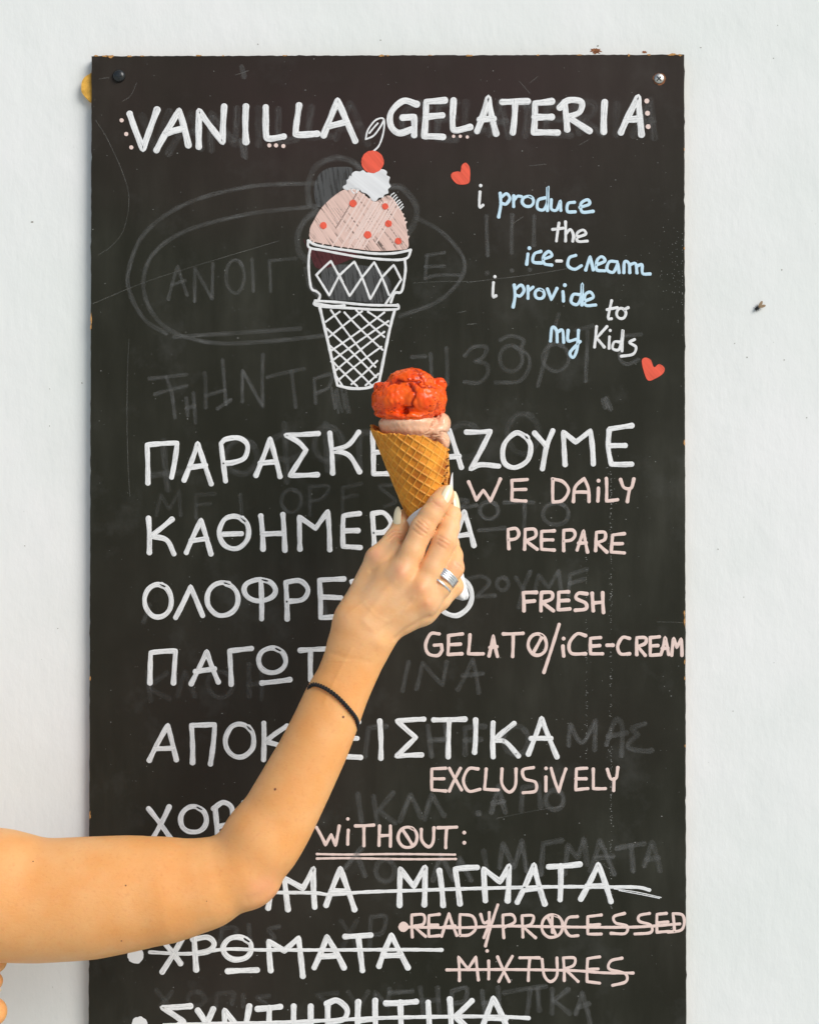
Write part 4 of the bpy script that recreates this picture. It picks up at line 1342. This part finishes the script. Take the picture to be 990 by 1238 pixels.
# ---- moles
for (mx_, my_, r) in ((415, 867, 1.5), (332.6, 954.5, 1.5), (152, 1071, 0.9), (147, 1138, 0.9), (40, 1042, .7), (250, 1090, .6)):
    p, nn = hit(mx_, my_)
    if p:
        a = nn.orthogonal().normalized()
        ellipsoid('mole', p, (a * r * S, nn.cross(a) * r * S, nn * 0.0004), M['mole'], person, 12, 8)

# ---- bracelet: two cords twisted round the wrist
fpts = [(371.5, 838), (372.5, 831), (379.6, 827.5), (394, 833), (408.7, 844), (423, 860), (432, 872), (435.5, 879)]
fq = catmull([(x, y, 0) for x, y in fpts], 2.0)
loop = []
for (x, y) in fq:
    p, nn = hit(min(max(x, 374.5), 431), y)
    if p is None:
        p, nn = V(x, y, dep(40)), Vector((0, -1, 0))
    loop.append((p, nn))
bq = catmull([(x, y, 0) for x, y in ((433, 884), (422, 884), (405, 874), (388, 858), (376, 845))], 2.0)
for (x, y) in bq:
    p, nn = hit(x, y, True)
    if p is not None:
        loop.append((p, nn))
pts3 = [p + n_ * 0.0008 for p, n_ in loop]
# relax the loop so that the cord lies smooth
for it in range(14):
    pts3 = [(pts3[i - 1] + pts3[i] * 2 + pts3[(i + 1) % len(pts3)]) / 4 for i in range(len(pts3))]
ctr = sum(pts3, Vector()) / len(pts3)
pts3 = [ctr + (p - ctr) * 1.035 for p in pts3]
# resample evenly
cl = pts3 + [pts3[0]]
cum = [0]
for a, b in zip(cl[:-1], cl[1:]):
    cum.append(cum[-1] + (b - a).length)
NB = 420
res = []
for i in range(NB):
    s_ = cum[-1] * i / NB
    k = max(j for j in range(len(cum)) if cum[j] <= s_)
    k = min(k, len(cl) - 2)
    t = (s_ - cum[k]) / max(1e-9, cum[k + 1] - cum[k])
    res.append(cl[k].lerp(cl[k + 1], t))


def tube_closed(name, pts, r, mat, nseg=8):
    vs, fs = [], []
    n = len(pts)
    for i in range(n):
        t = (pts[(i + 1) % n] - pts[i - 1]).normalized()
        u = (pts[i] - ctr)
        u = (u - t * u.dot(t)).normalized()
        w = t.cross(u)
        for k in range(nseg):
            a = 2 * math.pi * k / nseg
            vs.append(pts[i] + (u * math.cos(a) + w * math.sin(a)) * r)
    for i in range(n):
        j = (i + 1) % n
        for k in range(nseg):
            l_ = (k + 1) % nseg
            fs.append((i * nseg + k, i * nseg + l_, j * nseg + l_, j * nseg + k))
    return new_obj(name, vs, fs, mat)


bob = None
brace_v = []
turns = 46
for ph in (0, math.pi):
    pp = []
    for i in range(NB):
        t = (res[(i + 1) % NB] - res[i - 1]).normalized()
        u = res[i] - ctr
        u = (u - t * u.dot(t)).normalized()
        w = t.cross(u)
        a = 2 * math.pi * turns * i / NB / 1.5 + ph
        a = 2 * math.pi * round(turns / 1.5) * i / NB + ph
        pp.append(res[i] + (u * math.cos(a) + w * math.sin(a)) * 0.00085)
    o = tube_closed('bracelet', pp, 0.00078, M['cord'])
    if bob is None:
        bob = o
    else:
        b0 = bmesh.new(); b0.from_mesh(bob.data); b0.from_mesh(o.data); b0.to_mesh(bob.data); b0.free()
        bpy.data.objects.remove(o)
bob.data.polygons.foreach_set('use_smooth', [True] * len(bob.data.polygons))
adopt(bob, person)
bob['label'] = 'thin black braided cord bracelet on the wrist'

# ---- finger rings
ra, rb = Vector(P3((514, 729, 42)).tolist()), Vector(P3((547, 686.5, 30)).tolist())
rdir = (rb - ra).normalized()


def band(cpx, r, half, th, name, label):
    c = Vector(P3(cpx).tolist())
    R = r * S
    ng = 4 if half > 0.002 else 1
    pr = [(-half, R - th * .5), (-half, R + th * .4)]
    for g_ in range(ng):
        u0, u1 = -half + 2 * half * g_ / ng, -half + 2 * half * (g_ + 1) / ng
        w_ = u1 - u0
        pr += [(u0 + w_ * .12, R + th * .75), (u0 + w_ * .32, R + th), (u0 + w_ * .68, R + th), (u0 + w_ * .88, R + th * .75)]
        if g_ < ng - 1:
            pr += [(u1, R + th * .45)]
    pr += [(half, R + th * .4), (half, R - th * .5)]
    axis = rdir
    u = axis.orthogonal().normalized(); w = axis.cross(u)
    n = 64
    vs, fs = [], []
    for (a, rr) in pr:
        for k in range(n):
            t = 2 * math.pi * k / n
            vs.append(c + axis * a + (u * math.cos(t) + w * math.sin(t)) * rr)
    for i in range(len(pr)):
        for k in range(n):
            j = (k + 1) % n
            i2 = (i + 1) % len(pr)
            fs.append((i * n + k, i * n + j, i2 * n + j, i2 * n + k))
    o = new_obj(name, vs, fs, M['silver'])
    bm_ = bmesh.new(); bm_.from_mesh(o.data); bmesh.ops.recalc_face_normals(bm_, faces=bm_.faces); bm_.to_mesh(o.data); bm_.free()
    adopt(o, person)
    o['label'] = label
    return o


band((537.2, 697.2, 35.0), 15.8, 0.0033, 0.0008, 'ring', 'wide silver ring on the ring finger')
band((530.4, 706.4, 37.2), 15.9, 0.0008, 0.0007, 'ring', 'thin silver ring below the wide one')

# ------------------------------------------------------------------ ice cream cone
ice = empty('ice_cream_cone', tuple(P3((548, 735, 0))))
ice['label'] = 'rolled waffle cone with a red and a pink scoop held up in the hand'
ice['category'] = 'ice cream'

TOP, APX = Vector(P3((497.5, 524, 0)).tolist()), Vector(P3((544, 728, 0)).tolist())
cax = (TOP - APX).normalized()
cu = Vector((0, -1, 0)); cu = (cu - cax * cu.dot(cax)).normalized()     # towards the camera
cw = cu.cross(cax)
if cw.x < 0:
    cw = -cw                                                             # towards the right
LEN = (TOP - APX).length


def cone_r(s):
    """radius at height s (metres above the apex)"""
    q = s / LEN
    return np.interp(q, [0, .06, .30, .62, 1.0, 1.3], [0.8, 5.5, 15.5, 28.6, 41.8, 53]) * S


NP, NS = 620, 220
phi0 = math.radians(84)            # outer edge of the roll, right of centre seen from the camera (0 = towards camera)
alpha = math.atan(44 * S / LEN)
vs, rib, edg, fs = [], [], [], []
PH = 2 * math.pi + 0.55
pitchw = 0.0056
for i in range(NP + 1):
    f = i / NP
    ph = phi0 - PH + PH * f
    x = math.sin(ph)
    c = math.cos(ph)
    # the top edge climbs to the left and dips on the right
    fo_ = np.interp(x, [-1, -.92, -.7, -.3, 0, .4, .7, 1], [12, 10, 4, -1, -5, -11, -19.5, -30])
    ba_ = -4.75 - 24.75 * x + 2
    wf = min(1, max(0, 0.5 + c * 1.5))
    top = LEN + (fo_ * wf + ba_ * (1 - wf) + 0.7 * math.sin(9 * ph) + 0.5 * math.sin(17 * ph + 1)) * S
    endw = max(0, (f - 0.93) / 0.07)
    for j in range(NS + 1):
        s = top * j / NS
        r = float(cone_r(s))
        phw = ph + math.radians(np.interp(s / LEN, [0.4, 0.55, 0.88], [-80, -62, 0])) * (f ** 3) + (endw ** 2) * (0.10 * math.sin(s * 1150) + 0.05 * math.sin(s * 2600 + 1))
        psi = phw * math.sin(alpha)
        rho = s / math.cos(alpha)
        X, Yy = rho * math.sin(psi + 0.1), rho * math.cos(psi + 0.1)
        a1, a2 = (X * 0.80 + Yy * 0.60) / pitchw, (X * -0.66 + Yy * 0.75) / pitchw
        d1, d2 = abs((a1 % 1) - 0.5) * 2, abs((a2 % 1) - 0.5) * 2
        rb_ = max(0, 1 - (1 - d1) / 0.26, 1 - (1 - d2) / 0.26)
        rb_ = rb_ * rb_ * (3 - 2 * rb_)
        rr = r + 0.0014 * f + 0.0011 * rb_
        p = APX + cax * s + (cu * math.cos(phw) + cw * math.sin(phw)) * rr
        vs.append(p)
        rib.append(rb_)
        edg.append(max(0.0, 1 - (1 - f) / 0.012))
for i in range(NP):
    for j in range(NS):
        a = i * (NS + 1) + j
        fs.append((a, a + 1, a + NS + 2, a + NS + 1))
waf = new_obj('waffle_cone', vs, fs, M['waffle'])
atr = waf.data.attributes.new('rib', 'FLOAT', 'POINT')
atr.data.foreach_set('value', np.array(rib, dtype=np.float32))
atr = waf.data.attributes.new('edge', 'FLOAT', 'POINT')
atr.data.foreach_set('value', np.array(edg, dtype=np.float32))
md = waf.modifiers.new('thickness', 'SOLIDIFY')
md.thickness = 0.0014
md.offset = -1
bm_ = bmesh.new(); bm_.from_mesh(waf.data); bm_.normal_update()
fm = bm_.faces[:] if False else None
bm_.faces.ensure_lookup_table()
ftest = bm_.faces[len(bm_.faces) // 2 + NS // 2]
cc_ = ftest.calc_center_median()
if ftest.normal.dot(cc_ - (APX + cax * (cc_ - APX).dot(cax))) < 0:
    bmesh.ops.reverse_faces(bm_, faces=bm_.faces)
bm_.to_mesh(waf.data); bm_.free()
adopt(waf, ice)

# paper sleeve round the tip
axp = [(506, 573, 0), (508.5, 583, 0), (513, 605, 0), (522, 632, 0), (536, 672, 0), (550, 706, 0), (559, 722, 0), (562, 725.5, 0)]
rad = [42.0, 39.5, 35.0, 28.0, 18.5, 11.5, 7.2, 2.0]
NQ, NT = 96, 70
vs, fs = [], []
ap = [Vector(P3(p).tolist()) for p in axp]
cumr = [0]
for a, b in zip(ap[:-1], ap[1:]):
    cumr.append(cumr[-1] + (b - a).length)
for k in range(NQ):
    ph = 2 * math.pi * k / NQ
    # the top edge climbs to the right and dips in front on the left
    start = np.interp(math.sin(ph), [-1, 0.0, 0.86, 0.96, 1], [0.0315, 0.0235, 0.0175, 0.007, 0.005]) + 0.0006 * math.sin(3 * ph)
    for j in range(NT + 1):
        s = start + (cumr[-1] - start) * j / NT
        c = Vector([np.interp(s, cumr, [p[i] for p in ap]) for i in range(3)])
        r = np.interp(s, cumr, rad) * S + 0.0006 * math.sin(4 * ph + s * 90) * (1 if s > 0.03 else 0.3)
        fr_ = 1.0
        vs.append(c + (cu * math.cos(ph) + cw * math.sin(ph)) * r)
for k in range(NQ):
    l_ = (k + 1) % NQ
    for j in range(NT):
        a, b = k * (NT + 1) + j, l_ * (NT + 1) + j
        fs.append((a, b, b + 1, a + 1))
slv = new_obj('paper_sleeve', vs, fs, M['paper'])
md = slv.modifiers.new('thickness', 'SOLIDIFY'); md.thickness = 0.0003; md.offset = 0
adopt(slv, ice)


# scoops
def vnoise(p, freq, seed):
    r = np.random.default_rng(seed)
    out = np.zeros(len(p))
    for k in range(14):
        d = r.normal(size=3); d /= np.linalg.norm(d)
        out += np.sin(p @ d * freq * (0.6 + 0.9 * r.random()) + r.random() * 6.28)
    return out / 14 ** 0.5


def gel(name, lo_px, hi_px, build, mat, veins, amp, relax=3):
    lo_ = at(lo_px[0], lo_px[1], Y0); hi_ = at(hi_px[0], hi_px[1], Y0)
    g = Field([lo_[0], Y0 - 0.036, lo_[2]], [hi_[0], Y0 + 0.036, hi_[2]], 0.0006)
    v = g.blank()
    build(g, v)
    ve, q = g.mesh(v, relax)
    n_ = normals(ve, q)
    x, y = proj(ve)
    vein = np.zeros(len(ve))
    dsp = amp * (0.55 * vnoise(ve, 260, 3) + 0.40 * vnoise(ve, 700, 4) + 0.32 * vnoise(ve, 1500, 5))
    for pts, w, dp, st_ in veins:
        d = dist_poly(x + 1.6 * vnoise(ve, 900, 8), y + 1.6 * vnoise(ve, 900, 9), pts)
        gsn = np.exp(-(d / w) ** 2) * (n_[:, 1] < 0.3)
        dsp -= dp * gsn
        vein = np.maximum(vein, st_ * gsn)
    ve = ve + n_ * dsp[:, None]
    o = quads_obj(name, ve, q, mat)
    a = o.data.attributes.new('vein', 'FLOAT', 'POINT')
    a.data.foreach_set('value', np.clip(vein + 0.0, 0, 1).astype(np.float32))
    return adopt(o, ice)


def E3(g, v, c, r, k, rot=0.0):
    g.ell(v, P3(c), (r[0] * S, r[1] * S, r[2] * S), k, rot=rot)


def red(g, v):
    E3(g, v, (480, 484, 4), (30.5, 35, 24.5), 0.003, 0.10)
    E3(g, v, (506, 484, 6), (31, 36, 24), 0.003)
    E3(g, v, (497, 465.5, 2), (30, 28, 20), 0.0012)
    E3(g, v, (526.5, 484, -2), (14, 24, 20.5), 0.0012)
    E3(g, v, (530, 462.5, 4), (6.5, 8, 6), 0.002)
    E3(g, v, (534, 466, 2), (5, 7, 5.5), 0.002)
    E3(g, v, (459, 468, 2), (6.5, 9, 5), 0.003, -0.5)
    for i in range(15):
        a = math.radians(-75 + i * 10.2)
        E3(g, v, (491 + 35 * math.sin(a), 504 - 5 * abs(math.sin(a)) ** 2 + 1.2 * math.sin(i * 2.1), 4 + 29 * math.cos(a)), (5.5, 5, 3.4 + 0.8 * math.sin(i * 1.7)), 0.0025)


sc_ = gel('gelato_scoop', (440, 520), (555, 436), red, M['red'],
    [([(468, 464), (478, 461), (492, 461), (506, 463), (512, 468)], 1.5, 0.0016, 1.0), ([(497, 467), (501, 474), (500, 484), (496, 491), (490, 497)], 1.9, 0.0014, 1.0), ([(508, 452), (511, 461), (516, 468), (527, 470)], 1.3, 0.0011, 0.8),
     ([(500, 449), (509, 450), (507, 457)], 1.5, 0.0006, 0.7), ([(527, 473), (531, 484), (528, 497)], 1.0, 0.0008, 0.5), ([(488, 493), (494, 496), (490, 501)], 2.0, 0.0006, 0.8), ([(455, 498), (470, 504), (490, 505), (515, 504), (528, 500)], 1.2, 0.0004, 0.5)], 0.00068)
sc_['label'] = 'red orange fruit sorbet scoop on top'


def peach(g, v):
    E3(g, v, (494, 512, 2), (36.5, 34, 14), 0.003)
    E3(g, v, (496, 520, 0), (36, 33, 14), 0.003)
    E3(g, v, (495, 540, 0), (29, 26, 22), 0.006)
    E3(g, v, (534, 512, -2), (10.5, 18, 13), 0.0016, -0.12)
    E3(g, v, (527, 522, 6), (17, 17, 10), 0.0016, 0.55)
    E3(g, v, (534, 532, 0), (9.5, 17, 13), 0.0020, 0.3)


ph_ = gel('gelato_scoop', (448, 575), (556, 490), peach, M['peach'], [([(514, 529), (524, 526), (536, 524), (545, 523)], 1.0, 0.0009, 0.5), ([(518, 533), (528, 530), (540, 532)], 0.9, 0.0006, 0.35), ([(517, 523), (522, 514), (531, 502)], 1.3, 0.0010, 0.6)], 0.0003)
ph_['label'] = 'smooth pale pink gelato bulging below the red scoop'
